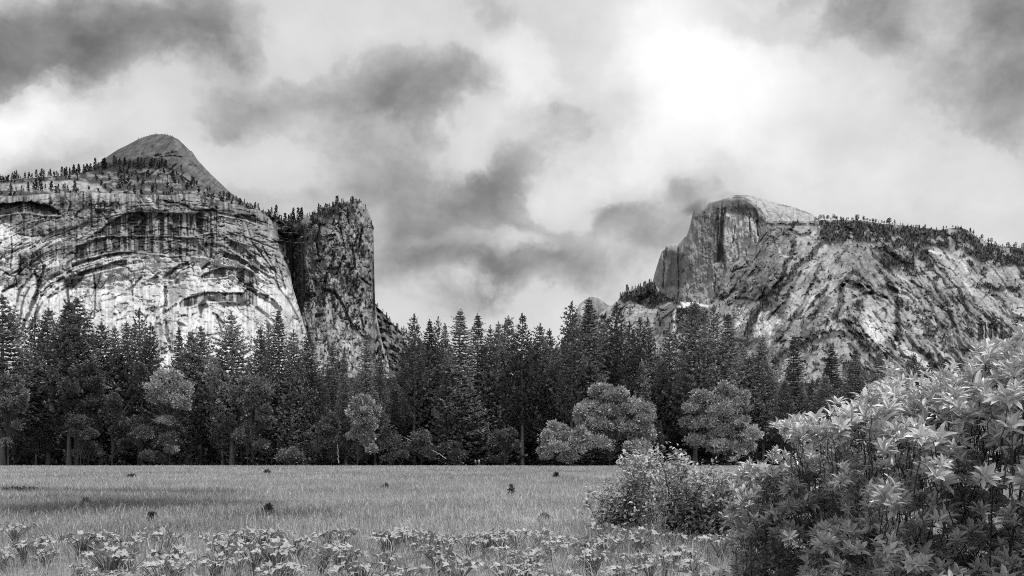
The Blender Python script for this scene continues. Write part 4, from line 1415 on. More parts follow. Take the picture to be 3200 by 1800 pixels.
THICK = [
    ((*ZC, [(1020, 1010, 80, 50), (1060, 1080, 80, 50), (1010, 1120, 70, 50)]), .09, 'dim rounded thicket below the brightest pale tree, left one'),
    ((*ZC, [(1230, 1050, 70, 60), (1250, 1130, 70, 60), (1190, 1180, 60, 50)]), .085, 'dim rounded thicket below the brightest pale tree, right one'),
    ((*ZC, [(640, 1190, 75, 45), (600, 1220, 60, 40), (700, 1220, 50, 35)]), .12, 'low grey bush on the forest edge under the twin-topped pine'),
    ((*ZC, [(1100, 1240, 60, 35), (1160, 1250, 50, 30)]), .09, 'small low bush on the forest edge under the lean pine'),
    ((*ZC, [(1830, 1100, 55, 32), (1790, 1130, 40, 22)]), .13, 'small flat-topped bush in the shade right of the bare trunks'),
    ((*ZC, [(1700, 1030, 60, 45), (1740, 1060, 50, 40)]), .08, 'dim hanging leaf mass right of the bare trunks'),
    ((*ZC, [(2130, 1225, 80, 50), (2090, 1250, 60, 30), (2180, 1250, 50, 30)]), .12, 'round grey bush on the forest edge below the narrow fir'),
    ((*ZC, [(2420, 1000, 60, 60), (2400, 1090, 80, 60), (2460, 1150, 70, 60)]), .085, 'tall dim thicket before the rock column'),
    ((*ZC, [(60, 1030, 70, 50), (130, 1010, 50, 40), (100, 1090, 70, 40)]), .09, 'dim thicket near the left edge of the picture'),
    ((*ZC, [(590, 1010, 80, 60), (540, 1070, 70, 50), (640, 1090, 50, 50)]), .08, 'dim thicket under the broad tall pine'),
    ((*ZB, [(740, 1110, 75, 45), (700, 1190, 80, 55), (790, 1220, 60, 50)]), .11, 'grey bushy mass at the forest edge left of the fallen pole'),
    ((*ZB, [(500, 1252, 38, 20)]), .26, 'small bright bush on the forest edge, left of middle'),
    ((*ZB, [(540, 1150, 70, 60), (590, 1220, 60, 50), (480, 1100, 50, 60)]), .08, 'dim bush mass behind the small bright bush'),
    ((*ZB, [(1350, 1080, 80, 40), (1300, 1120, 70, 40), (1400, 1150, 60, 40)]), .09, 'dim leafy mass left of the low spreading pale tree'),
    ((*ZB, [(1275, 1262, 38, 17), (1330, 1265, 40, 14)]), .09, 'tiny low bush right of the two walkers'),
    ((*ZB, [(960, 1180, 60, 40), (1010, 1230, 60, 35)]), .08, 'dim bush left of the two walkers'),
    ((*ZB, [(60, 1060, 80, 60), (40, 1150, 80, 70), (150, 1220, 70, 50)]), .07, 'dim thicket around the pale dead snag'),
    ((*ZB, [(350, 1100, 70, 50), (380, 1180, 60, 50), (300, 1200, 60, 40)]), .10, 'grey thicket under the small airy tree'),
]
for i, (z, tn, lab) in enumerate(THICK):
    broadleaf('thicket_bush', zl(*z), 218 + (i % 3) * 2, tn * 1.5, lab, 'bushes along the forest edge', seed=40 + i, cat='bush', leaf=.36)

# dark understorey deep in the wood, too tangled to count
rng = np.random.default_rng(5)
n = 9000
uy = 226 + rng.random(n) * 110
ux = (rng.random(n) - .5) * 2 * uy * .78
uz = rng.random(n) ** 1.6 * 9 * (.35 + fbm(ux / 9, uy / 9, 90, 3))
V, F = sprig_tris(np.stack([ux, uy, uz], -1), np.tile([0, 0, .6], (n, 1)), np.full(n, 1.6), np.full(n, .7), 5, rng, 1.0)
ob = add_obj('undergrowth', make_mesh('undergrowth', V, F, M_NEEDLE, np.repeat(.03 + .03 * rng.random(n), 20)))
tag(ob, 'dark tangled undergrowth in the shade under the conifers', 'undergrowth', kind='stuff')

# far wood on the valley floor between forest and cliffs
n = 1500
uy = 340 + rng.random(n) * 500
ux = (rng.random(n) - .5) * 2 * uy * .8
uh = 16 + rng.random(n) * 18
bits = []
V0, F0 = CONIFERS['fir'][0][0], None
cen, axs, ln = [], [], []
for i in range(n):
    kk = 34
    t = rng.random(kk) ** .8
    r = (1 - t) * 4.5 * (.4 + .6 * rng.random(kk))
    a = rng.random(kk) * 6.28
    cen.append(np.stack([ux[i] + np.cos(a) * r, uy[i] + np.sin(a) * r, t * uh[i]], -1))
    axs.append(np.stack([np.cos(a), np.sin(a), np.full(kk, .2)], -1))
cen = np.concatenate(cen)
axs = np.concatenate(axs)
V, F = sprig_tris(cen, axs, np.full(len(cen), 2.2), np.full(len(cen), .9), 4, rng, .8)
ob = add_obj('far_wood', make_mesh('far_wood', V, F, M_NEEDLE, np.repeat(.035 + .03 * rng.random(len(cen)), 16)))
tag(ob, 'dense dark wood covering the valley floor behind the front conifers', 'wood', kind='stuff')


# bare snag, fallen pole
def pole(name, pts, r0, r1, tone, label, cat, twigs=0, seed=1):
    rng = np.random.default_rng(seed)
    pts = np.array(pts, float)
    q = np.linspace(0, 1, 12)
    s = np.linspace(0, 1, len(pts))
    c = np.stack([np.interp(q, s, pts[:, i]) for i in range(3)], -1)
    base = c[0].copy()
    c -= base
    c[1:-1] += rng.normal(size=(10, 3)) * r0 * .4
    V, F = tubes(c[None], np.linspace(r0, r1, 12)[None], 7)
    Vs, Fs = [V], [F]
    off = len(V)
    if twigs:
        tp = []
        for i in range(twigs):
            f = .3 + .68 * rng.random()
            p = np.array([np.interp(f, q, c[:, j]) for j in range(3)])
            d = rand_unit(1, rng)[0]
            d[2] = abs(d[2]) * .6
            L = 1.2 * (1.2 - f)
            tp.append(np.stack([p + d * L * t for t in (0, .5, 1)]))
        V, F = tubes(np.array(tp), np.tile([.03, .02, .008], (twigs, 1)), 3)
        Vs.append(V)
        Fs.append(F + off)
    V = np.concatenate(Vs)
    o = add_obj(name, make_mesh(name, V, np.concatenate(Fs), M_BARK, np.full(len(V), tone), True))
    o.location = base
    tag(o, label, cat)
    return o


pole('dead_tree', [P(1058, 1447, 214), P(1056, 1420, 214), P(1055, 1388, 214)], .14, .04, .34,
     'thin pale dead snag with bare twigs at the forest edge below the rock column', 'dead tree', 16, 3)
pole('fallen_log', [P(1394, 1434, 215), P(1375, 1420, 216), P(1352, 1407, 217)], .12, .07, .3,
     'pale leaning dead pole slanting down to the right at the forest edge', 'log', 4, 4)
pole('fallen_log', [P(1286, 1378, 217), P(1262, 1366, 218)], .08, .05, .28,
     'short pale dead branch caught high in the dark forest edge', 'log', 3, 5)


# ------------------------------------------------------------ small trees on the heights
def ridge_tree_mesh(seed, round_=False):
    """a small tree 20 m tall for far skylines, crown and trunk in one"""
    rng = np.random.default_rng(seed)
    H = 20.0
    cen, axs, ln = [], [], []
    n = 95
    for i in range(n):
        if round_:
            t = .35 + .62 * rng.random()
            r = 4.2 * math.sqrt(max(0.02, 1 - ((t - .62) / .4) ** 2)) * rng.random() ** .5
        else:
            t = .12 + .86 * rng.random() ** .9
            r = (1 - t) ** .8 * 3.6 * (.3 + .8 * rng.random()) * (1 + .25 * math.sin(t * 22))
        a = rng.random() * 6.28
        cen.append((math.cos(a) * r, math.sin(a) * r, t * H))
        axs.append((math.cos(a) * .8, math.sin(a) * .8, .1))
        ln.append(1.5 + rng.random())
    cen.append((0, 0, H - .6))
    axs.append((0, 0, 2))
    ln.append(1.6)
    V, F = sprig_tris(np.array(cen), np.array(axs), np.array(ln), np.array(ln) * .45, 4, rng, .7)
    V1, F1 = tubes(np.array([[[0, 0, -4], [0, 0, H * .5], [0, 0, H - 1]]], float), np.array([[.4, .3, .08]]), 5)
    me = make_mesh('ridge_tree', np.concatenate([V, V1]), np.concatenate([F, F1 + len(V)]), M_NEEDLE,
                   np.concatenate([np.repeat(.022 + .03 * rng.random(len(cen)), 16), np.full(len(V1), .04)]))
    return me


RT = [ridge_tree_mesh(300 + i) for i in range(5)]
RO = [ridge_tree_mesh(320 + i, True) for i in range(4)]
rcount = 0


def ridge_tree(pos, h, label, group, round_=False, wide=1.0):
    global rcount
    me = random.choice(RO if round_ else RT)
    o = add_obj('oak_tree' if round_ else 'ridge_pine', me)
    o.location = pos
    s = h / 20.0
    o.scale = (s * wide, s * wide, s)
    o.rotation_euler = (0, 0, random.random() * 6.28)
    tag(o, label, 'tree', group)
    rcount += 1


def on(mt, u, v=None, dv=1.0):
    u = float(u)
    vv = float(mt.top(u)) + dv if v is None else float(v)
    p = mt.at(np.array(u), np.array(vv))
    return p, float(p[1])


def line_trees(mt, us, hpx, label, group, dv=1.0, jitter=7.0, round_=False, vfun=None, wide=1.0):
    for u in us:
        u = u + random.uniform(-jitter, jitter)
        v = None if vfun is None else vfun(u)
        p, Y = on(mt, u, v, dv)
        h = hpx * random.choice([.45, .6, .7, .85, 1, 1.2]) * random.uniform(.85, 1.15) / FS * Y
        rr = round_ if isinstance(round_, bool) else random.random() < round_
        ridge_tree(p, h, label, group, rr, wide * random.uniform(.8, 1.2))


line_trees(TERRACE, np.linspace(-60, 250, 46), 22, 'small dark pine on the skyline at the far left above the cliff', 'pines on the far left skyline')
line_trees(TERRACE, np.linspace(200, 335, 30), 30, 'dark pine in the dense skyline row climbing to the left foot of the bare dome', 'pines climbing to the bare dome', dv=3)
line_trees(DOME, np.linspace(345, 520, 40), 24, 'dark pine in the upper wooded band across the bare dome', 'pines in the upper band on the bare dome',
           vfun=lambda u: 522 + .0 * u + random.uniform(-8, 6) - abs(u - 440) * .02)
line_trees(DOME, [524, 542, 566], 22, 'lone dark pine right of the upper wooded band on the bare dome', 'lone pines on the dome slab', vfun=lambda u: 534)
line_trees(TERRACE, np.linspace(400, 610, 26), 20, 'dark pine in the lower wooded band below the bare dome', 'pines in the lower band below the bare dome',
           vfun=lambda u: max(float(TERRACE.top(u)) + 1, 560 + random.uniform(-18, 18)))
line_trees(TERRACE, np.linspace(30, 250, 22), 30, 'pine on the pale rocky shelf just above the cliff edge', 'pines on the rocky shelf',
           vfun=lambda u: 598 + random.uniform(-4, 4))
line_trees(DOME, np.linspace(432, 540, 14), 5.5, 'tiny tree on the very top of the bare dome', 'tiny trees on the bare dome top', jitter=2)
line_trees(TERRACE, np.linspace(700, 885, 34), 18, 'small pine on the sloping skyline between bare dome and rock column', 'pines between dome and column')
line_trees(CLIFF, [800, 850, 866, 884, 893], 30, 'taller pointed pine at the brow of the cliff near the gully', 'pines at the cliff brow', dv=2)
line_trees(COLUMN, np.linspace(896, 945, 14), 34, 'dark pine at the head of the gully beside the rock column', 'pines at the gully head', dv=3)
line_trees(COLUMN, np.linspace(950, 1060, 20), 22, 'dark pine on the left shoulder of the rock column top', 'pines on the column shoulder', dv=3)
line_trees(COLUMN, [1071, 1073, 1094, 1106], 13, 'small tree on the very summit of the rock column', 'trees on the column summit')
line_trees(TALUS, np.linspace(1178, 1285, 14), 13, 'small tree on the boulder slope right of the rock column', 'trees on the boulder slope')
G9 = 'trees along the crest of the mountainside'
line_trees(RIDGE, np.linspace(1944, 2040, 22), 17, 'pine on the wooded shoulder left below the great dome', 'pines on the wooded shoulder', dv=3)
line_trees(RIDGE, np.linspace(2545, 2790, 44), 17, 'small tree on the mountain crest just right of the great dome', G9, round_=.6, dv=2)
line_trees(RIDGE, np.linspace(2795, 2990, 22), 10, 'tiny tree on the middle of the right-hand mountain crest', 'tiny trees on the middle crest', round_=.4)
line_trees(RIDGE, np.linspace(3030, 3260, 36), 14, 'small tree on the crest at the far right', 'trees on the far right crest', round_=.4)
line_trees(RIDGE, [2290, 2303, 2318, 2300, 2330], 18, 'dark pine on the ledge at the foot of the great dome pillar', 'pines on the ledge under the pillar', vfun=lambda u: 822 - (u - 2290) * .55)


# brush and small trees scattered over the rock, beyond counting
def scatter(mt, n, name, label, dens, hpx, seed):
    rng = np.random.default_rng(seed)
    R = mt.R
    u = rng.uniform(mt.u[0], mt.u[-1], n * 8)
    tv = mt.top(u)
    v = tv + rng.random(n * 8) * np.maximum(1160 - tv, 30)
    tone = R.sample(R.tone, u, v)
    keep = rng.random(n * 8) < np.where(tone < .085, dens, .02)
    u, v = u[keep][:n], v[keep][:n]
    D = mt.D(u, v)
    pos = P(u, v, D)
    h = hpx * (.5 + rng.random(len(u))) / FS * D
    kk = 7
    f = np.tile(np.linspace(0, .8, kk), len(u))
    a = rng.random(len(f)) * 6.28
    hh = np.repeat(h, kk)
    c = np.repeat(pos, kk, 0)
    rad = hh * .26 * (1 - f) * rng.random(len(f))
    c = c + np.stack([np.cos(a) * rad, np.sin(a) * rad - hh * .1, f * hh], -1)
    V, F = sprig_tris(c, np.tile([0, 0, .7], (len(c), 1)), hh * .42, hh * .24, 3, rng, .8)
    ob = add_obj(name, make_mesh(name, V, F, M_NEEDLE, np.repeat(.025 + .03 * rng.random(len(c)), 12)))
    tag(ob, label, 'brush', kind='stuff')


scatter(RIDGE, 7000, 'mountain_brush', 'dark brush and stunted trees scattered over the right-hand mountainside', .9, 6.5, 71)
scatter(COLUMN, 1300, 'column_brush', 'dark brush growing in the cracks of the rock column and its gully', .9, 9, 72)
scatter(TERRACE, 2600, 'shelf_brush', 'dark brush and low trees covering the shelf above the cliff', .9, 15, 73)
scatter(TALUS, 900, 'talus_brush', 'dark brush on the boulder slope beside the rock column', .9, 8, 74)
scatter(CLIFF, 500, 'ledge_brush', 'dark bushes rooted on ledges and at the foot of the arched cliff', .25, 7, 75)


# ------------------------------------------------------------ meadow plants
def lobed_leaf(rng, L):
    """a deeply lobed leaf lying along +x, folded a little along its midrib"""
    out = []
    nl = 5
    angs = np.radians([-78, -40, 0, 40, 78]) * (.9 + .2 * rng.random())
    lens = L * np.array([.55, .8, 1.0, .8, .55]) * (.85 + .3 * rng.random(5))
    pts = [(0, 0)]
    for i in range(nl):
        a, l = angs[i], lens[i]
        if i == 0:
            pts.append((l * .35 * math.cos(a - .5), l * .35 * math.sin(a - .5)))
        pts.append((l * .72 * math.cos(a - .27), l * .72 * math.sin(a - .27)))
        pts.append((l * math.cos(a), l * math.sin(a)))
        pts.append((l * .74 * math.cos(a + .27), l * .74 * math.sin(a + .27)))
        if i < nl - 1:
            am = (angs[i] + angs[i + 1]) / 2
            pts.append((L * .55 * math.cos(am), L * .55 * math.sin(am)))
        else:
            pts.append((l * .35 * math.cos(a + .5), l * .35 * math.sin(a + .5)))
    pts = np.array(pts)
    x, y = pts[:, 0], pts[:, 1]
    z = np.abs(y) * .35 - (x / L) ** 2 * L * .28 + .03 * L * rng.normal(size=len(x))
    V = np.stack([x, y, z], -1)
    n = len(V)
    F = np.array([[0, i, i + 1] for i in range(1, n - 1)])
    return V, F


def plant_meshes(seed, nleaf, H, L, tone):
    rng = np.random.default_rng(seed)
    Vs, Fs, Cs, sp = [], [], [], []
    off = 0
    for i in range(nleaf):
        a = rng.random() * 6.28
        r = .03 + .24 * rng.random() ** .7
        h = H * (.80 + .20 * rng.random()) * (1 - .8 * r * r)
        tip = np.array([math.cos(a) * r, math.sin(a) * r, h])
        mid = np.array([math.cos(a) * r * .4, math.sin(a) * r * .4, h * .6])
        sp.append(np.stack([np.zeros(3), mid, tip]))
        V, F = lobed_leaf(rng, L * (.7 + .6 * rng.random()))
        pt = rng.normal() * .35 - .1
        ro = rng.normal() * .45
        cy, sy = math.cos(ro), math.sin(ro)
        V = np.stack([V[:, 0], V[:, 1] * cy - V[:, 2] * sy, V[:, 1] * sy + V[:, 2] * cy], -1)
        cp, s_p = math.cos(pt), math.sin(pt)
        V = np.stack([V[:, 0] * cp + V[:, 2] * s_p, V[:, 1], -V[:, 0] * s_p + V[:, 2] * cp], -1)
        ca, sa = math.cos(a), math.sin(a)
        V = np.stack([V[:, 0] * ca - V[:, 1] * sa, V[:, 0] * sa + V[:, 1] * ca, V[:, 2]], -1) + tip
        Vs.append(V)
        Fs.append(F + off)
        off += len(V)
        Cs.append(np.full(len(V), tone * (.75 + .45 * rng.random())))
    fo = make_mesh('foliage', np.concatenate(Vs), np.concatenate(Fs), M_LEAF, np.clip(np.concatenate(Cs), 0, .6))
    V, F = tubes(np.array(sp), np.tile([.010, .007, .004], (nleaf, 1)), 4)
    st = make_mesh('stem', V, F, M_BARK, np.full(len(V), .2), True)
    return fo, st


PLANTS = [plant_meshes(500 + i, 18 + i * 3, .42, .095, .36) for i in range(5)]


def leafy_plant(u, v, label, group, sc=1.0):
    h = .46 * sc
    Y = (EYE - h) * FS / (v - HY)
    x = (u - CX) / FS * Y
    fo, st = random.choice(PLANTS)
    r = empty('broadleaf_plant', (x, Y, float(ground_z(np.array(x), np.array(Y))) - .01), random.random() * 6.28, sc)
    add_obj('foliage', fo, r)
    add_obj('stem', st, r)
    tag(r, label, 'plant', group)
    return r


GP = 'pale broad-leaved plants in the meadow grass'
pl1 = [(270, 510), (540, 500), (620, 540), (700, 490), (160, 560), (320, 610), (720, 610), (860, 530), (1120, 490), (1020, 460), (1140, 600), (1420, 500),
       (1500, 560), (1620, 490), (1750, 480), (1820, 560), (1960, 520), (1150, 680), (1200, 670), (1090, 690), (780, 780), (960, 790), (1440, 650), (1590, 670), (1850, 600), (2200, 490),
       (2290, 480), (2280, 590), (1850, 700), (1950, 720), (2250, 570), (2350, 620), (1300, 790), (870, 640), (2430, 690), (760, 590), (560, 540), (240, 540),
       (1650, 470), (1800, 490), (100, 440), (180, 440), (1520, 530), (1700, 580), (20, 620)]
pl2 = [(230, 490), (280, 480), (320, 465), (350, 470), (390, 470), (420, 480), (460, 500), (500, 520), (580, 500), (620, 520), (650, 540), (780, 520), (830, 500), (900, 510), (940, 500),
       (970, 480), (1000, 500), (1100, 480), (1250, 480), (1370, 540), (1430, 520), (1330, 560), (540, 580), (580, 600), (620, 620), (230, 630), (330, 720), (1100, 620), (1150, 640), (1180, 620), (1250, 600),
       (990, 600), (1680, 440), (1760, 500), (1840, 490), (1930, 480), (1640, 610), (1600, 620), (1990, 550), (2170, 600), (2150, 510), (2480, 520), (2530, 560),
       (1140, 720), (1030, 700), (1420, 770), (2250, 800), (1700, 520), (720, 680), (1900, 650), (1550, 560), (2000, 700), (1800, 720), (2100, 640), (1900, 520)]
uniq = {(540, 500): 'pale leafy plant, tallest of the left clump in the near grass', (1150, 680): 'pale umbrella-like plant over a dark hollow in the near grass, left of middle',
        (1750, 480): 'pale leafy plant over the small dark sedge patch left of middle'}


def plant_place(u, v):
    marks = [(60, 'under the huge pine at the left edge'), (170, 'under the pointed pine by the flaky cliff foot'), (290, 'under the broad tallest pine'),
             (400, 'under the dim leafy tree'), (480, 'left of the brightest pale tree'), (600, 'under the brightest pale tree'),
             (720, 'under the bent-topped pine'), (830, 'under the conical pine'), (960, 'under the seam of cliff and rock column'),
             (1100, 'under the rock column'), (1230, 'under the right edge of the rock column'), (1330, 'under the lone open-topped pine'),
             (1450, 'under the tallest middle fir'), (1540, 'under the two walkers'), (1640, 'under the middle of the sky gap'),
             (1760, 'under the dip in the skyline'), (1880, 'under the low spreading pale tree'), (2010, 'below the thin twiggy shrub'),
             (2130, 'below the dark-hearted shrub'), (2400, 'beside the big bush')]
    w = min(marks, key=lambda m: abs(m[0] - u))[1]
    row = 'rear row' if v < 1655 else 'second row' if v < 1685 else 'third row' if v < 1725 else 'front row'
    return row, w


for (a, b) in pl1:
    u, v = a / 2.147, 1420 + b / 2.147
    leafy_plant(u, v, uniq.get((a, b), 'pale broad-leaved plant, %s, %s' % plant_place(u, v)), GP, random.uniform(.75, 1.15))
for (a, b) in pl2:
    u, v = 1100 + a / 2.147, 1420 + b / 2.147
    leafy_plant(u, v, 'pale broad-leaved plant, %s, %s' % plant_place(u, v), GP, random.uniform(.75, 1.15))
leafy_plant(2205, 1775, 'largest pale many-lobed plant at the bottom edge beside the big bush', GP, 1.35)
leafy_plant(2225, 1768, 'second large pale plant leaning on the largest one at the bottom edge', GP, 1.2)
for i in range(40):
    u = random.uniform(-150, 2300)
    v = random.triangular(1625, 1830, 1660)
    leafy_plant(u, v, 'low half-hidden plant, %s, %s' % plant_place(u, v), 'low half-hidden plants in the near grass', random.uniform(.5, .8))


# little dark shrubs out in the meadow
def meadow_shrub(u, v, Y, w, h, tone, label):
    rng = np.random.default_rng(int(u))
    n = 170
    w, h = w * .62, h * .62
    d = rand_unit(n, rng)
    d[:, 2] = np.abs(d[:, 2])
    p = d * (rng.random(n) ** .4)[:, None] * np.array([w / 2, w / 2, h])
    V, F = sprig_tris(p, d, np.full(n, .12 * max(1, Y / 40)), np.full(n, .04 * max(1, Y / 40)), 3, rng, .8)
    x = (u - CX) / FS * Y
    o = add_obj('meadow_shrub', make_mesh('meadow_shrub', V, F, M_LEAF, np.repeat(tone * (.5 + rng.random(n)), 12)))
    o.location = (x, Y, float(ground_z(np.array(x), np.array(Y))))
    tag(o, label, 'shrub', 'small dark shrubs in the meadow')


for (u, v, w, h, tn, lab) in [
    (412, 1486, 1.3, .5, .12, 'small flat dark shrub far out on the left of the meadow'),
    (271, 1560, .7, .55, .06, 'dark stumpy tuft standing above the sedge on the left'),
    (838, 1598, .6, .6, .08, 'dark rounded tuft at the edge of the small sedge patch'),
    (1597, 1540, .45, .9, .10, 'upright dark tuft alone in the middle of the meadow'),
    (1738, 1488, .8, .8, .07, 'round dark tuft far out right of the middle'),
    (475, 1615, .3, .4, .06, 'tiny dark tuft just behind the left plant clump'),
    (1205, 1518, .5, .4, .14, 'faint grey tuft in the mid meadow'),
    (835, 1474, 1.1, .7, .16, 'faint grey bush far out beyond the sedge patch'),
    (64, 1524, 3.6, .35, .03, 'low black hump of sedge at the left side of the meadow'),
    (1700, 1620, .5, .3, .12, 'low dark tuft left of the thin shrub foot'),
    (2125, 1632, .9, .5, .06, 'low dark tangle at the foot of the thin shrub')]:
    Y = min(200, EYE * FS / (v + 6 - HY))
    meadow_shrub(u, v, Y, w, h, tn, lab)


# ------------------------------------------------------------ foreground bushes
def leaf_template():
    # eight points: midrib 0..3, left 4,5, right 6,7 (unit length, unit half width)
    V = np.array([[0, 0, 0], [.35, 0, .0], [.70, 0, -.01], [1, 0, -.06], [.32, .5, .10], [.70, .42, .07], [.32, -.5, .10], [.70, -.42, .07]])
    F = np.array([[0, 1, 4], [1, 5, 4], [1, 2, 5], [2, 3, 5], [0, 6, 1], [1, 6, 7], [1, 7, 2], [2, 7, 3]])
    return V, F


LT = leaf_template()


def leaves(pos, d, nrm, L, W):
    d = d / (np.linalg.norm(d, axis=1, keepdims=True) + 1e-9)
    s = np.cross(nrm, d)
    s /= np.linalg.norm(s, axis=1, keepdims=True) + 1e-9
    n2 = np.cross(d, s)
    T, F = LT
    V = pos[:, None] + T[None, :, 0:1] * (d * L[:, None])[:, None] + T[None, :, 1:2] * (s * W[:, None])[:, None] \
        + T[None, :, 2:3] * (n2 * L[:, None])[:, None]
    n = len(pos)
    FF = (F[None] + (np.arange(n) * 8)[:, None, None]).reshape(-1, 3)
    return V.reshape(-1, 3), FF


def rosettes(cen, axis, size, k, rng, wr=.31):
    n = len(cen)
    axis = axis / np.linalg.norm(axis, axis=1, keepdims=True)
    a = np.cross(axis, rand_unit(n, rng))
    a /= np.linalg.norm(a, axis=1, keepdims=True)
    b = np.cross(axis, a)
    ph = (np.arange(k)[None] / k * 2 * math.pi * 1.0 + rng.random((n, 1)) * 6.28 + rng.normal(size=(n, k)) * .25)
    el = np.where(np.arange(k)[None] % 2 == 0, .35, .9) + rng.normal(size=(n, k)) * .25
    rad = np.cos(ph)[..., None] * a[:, None] + np.sin(ph)[..., None] * b[:, None]
    d = rad * np.cos(el)[..., None] + axis[:, None] * np.sin(el)[..., None]
    nr = axis[:, None] * np.cos(el)[..., None] - rad * np.sin(el)[..., None]
    L = size[:, None] * (.75 + .45 * rng.random((n, k)))
    pos = cen[:, None] + d * L[..., None] * .06 - axis[:, None] * (rng.random((n, k, 1)) * .25 * size[:, None, None])
    return leaves(pos.reshape(-1, 3), d.reshape(-1, 3), nr.reshape(-1, 3), L.ravel(), (L * wr).ravel())


def in_poly(pts, x, y):
    ins = np.zeros(x.shape, bool)
    n = len(pts)
    for i in range(n):
        ax, ay = pts[i]
        bx, by = pts[(i + 1) % n]
        c = (ay > y) != (by > y)
        xx = (bx - ax) * (y - ay) / ((by - ay) if abs(by - ay) > 1e-9 else 1e-9) + ax
        ins ^= c & (x < xx)
    return ins


def big_bush(outline, n, ymid, thick, leaf, tone, label, seed, base, nst=26, extra=(), gap=.32):
    nst = nst // 3
    """outline in photograph pixels; the bush has real depth 'thick' about distance ymid(u)"""
    rng = np.random.default_rng(seed)
    pts = np.array(outline, float)
    cu, cv, cy, ed = [], [], [], []
    lo, hi = pts.min(0) - 40, pts.max(0) + 40
    tot = 0
    while tot < n:
        u = rng.uniform(lo[0], hi[0], n)
        v = rng.uniform(lo[1], hi[1], n)
        wu = 90 * (fbm(u / 45, v / 45, (seed + 3) % 60, 3) - .5)
        wv = 90 * (fbm(u / 45 + 9, v / 45, (seed + 5) % 60, 3) - .5)
        ok = in_poly(pts, u + wu, v + wv)
        u, v = u[ok], v[ok]
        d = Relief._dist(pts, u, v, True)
        g = fbm(u / 55, v / 45, seed % 60, 3)
        ok = rng.random(len(u)) < np.clip((g - gap) * 4.5, .04, 1)
        u, v, d = u[ok], v[ok], d[ok]
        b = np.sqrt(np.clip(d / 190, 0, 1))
        lump = (fbm(u / 75 + 5, v / 65, (seed + 9) % 60, 3) - .5) * thick * 1.5
        Y = ymid(u, v) + lump - thick * .5 * b + thick * (b + .15) * rng.random(len(u)) ** 1.5
        cu.append(u)
        cv.append(v)
        cy.append(Y)
        ed.append(d)
        tot += len(u)
    u, v, Y, d = (np.concatenate(a)[:n] for a in (cu, cv, cy, ed))
    if len(extra):
        ex = np.array(extra, float)
        u = np.concatenate([u, ex[:, 0]])
        v = np.concatenate([v, ex[:, 1]])
        Y = np.concatenate([Y, ex[:, 2]])
        d = np.concatenate([d, np.zeros(len(ex))])
    cen = P(u, v, Y)
    cen = cen[:, :]
    keep = cen[:, 2] > .12
    cen, d = cen[keep], d[keep]
    m = len(cen)
    base = np.array(base, float)
    axis = np.tile([0., -.25, 1.0], (m, 1)) + .55 * rand_unit(m, rng) + .35 * (cen - (base.mean(0) + [0, 0, .8])) / 2.0
    size = leaf * (.55 + .8 * rng.random(m))
    V, F = rosettes(cen, axis, size, 9, rng)
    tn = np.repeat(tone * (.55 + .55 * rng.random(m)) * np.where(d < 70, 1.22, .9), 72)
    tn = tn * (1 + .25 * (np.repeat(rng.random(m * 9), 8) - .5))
    root_p = base.mean(0)
    root = empty('leafy_bush', root_p)
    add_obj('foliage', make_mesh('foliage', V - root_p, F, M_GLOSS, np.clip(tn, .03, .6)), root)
    # stems: from one of the base points up to a leaf tip
    st, sr = [], []
    sel = rng.permutation(m)
    for i in sel[:int(m * .2)]:
        c = cen[i]
        j = np.argmin(np.linalg.norm(base[:, :2] - c[:2], axis=1) + rng.random(len(base)) * .8)
        b = base[j]
        q = np.linspace(0, 1, 7)[:, None]
        ctrl = b * .45 + c * .55
        ctrl[2] = b[2] + (c[2] - b[2]) * .35
        f0 = 0 if i in sel[:nst] else rng.uniform(.82, .92)
        q = f0 + (1 - f0) * q
        cur = b * (1 - q) ** 2 + 2 * q * (1 - q) * ctrl + q ** 2 * c
        cur[1:-1] += rng.normal(size=(5, 3)) * .012
        st.append(cur)
        sr.append(np.interp(q[:, 0], [0, .5, 1], [.014, .007, .0024]))
    V, F = tubes(np.array(st), np.array(sr), 5)
    add_obj('branches', make_mesh('branches', V - root_p, F, M_BARK, np.full(len(V), .05), True), root)
    tag(root, label, 'bush')
    return root


k_ = 1.2422


def D2(L):
    return [(a * k_, b * k_) for a, b in L]


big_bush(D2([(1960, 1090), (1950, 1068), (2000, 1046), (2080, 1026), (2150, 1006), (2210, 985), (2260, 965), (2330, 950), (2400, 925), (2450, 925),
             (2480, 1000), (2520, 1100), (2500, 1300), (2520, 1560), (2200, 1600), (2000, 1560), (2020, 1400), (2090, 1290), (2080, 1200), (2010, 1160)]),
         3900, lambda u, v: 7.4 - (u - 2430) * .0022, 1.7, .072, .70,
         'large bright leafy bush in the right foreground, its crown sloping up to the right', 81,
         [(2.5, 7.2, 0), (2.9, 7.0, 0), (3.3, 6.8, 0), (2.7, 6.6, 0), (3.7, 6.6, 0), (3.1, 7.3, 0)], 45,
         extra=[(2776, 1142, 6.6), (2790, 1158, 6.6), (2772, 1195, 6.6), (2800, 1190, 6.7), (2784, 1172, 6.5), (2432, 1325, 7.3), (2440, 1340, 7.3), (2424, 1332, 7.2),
                (2950, 1165, 6.2), (2962, 1180, 6.2), (2940, 1185, 6.3), (3030, 1190, 6.2), (3035, 1205, 6.2), (2985, 1215, 6.2), (2970, 1150, 6.1)])
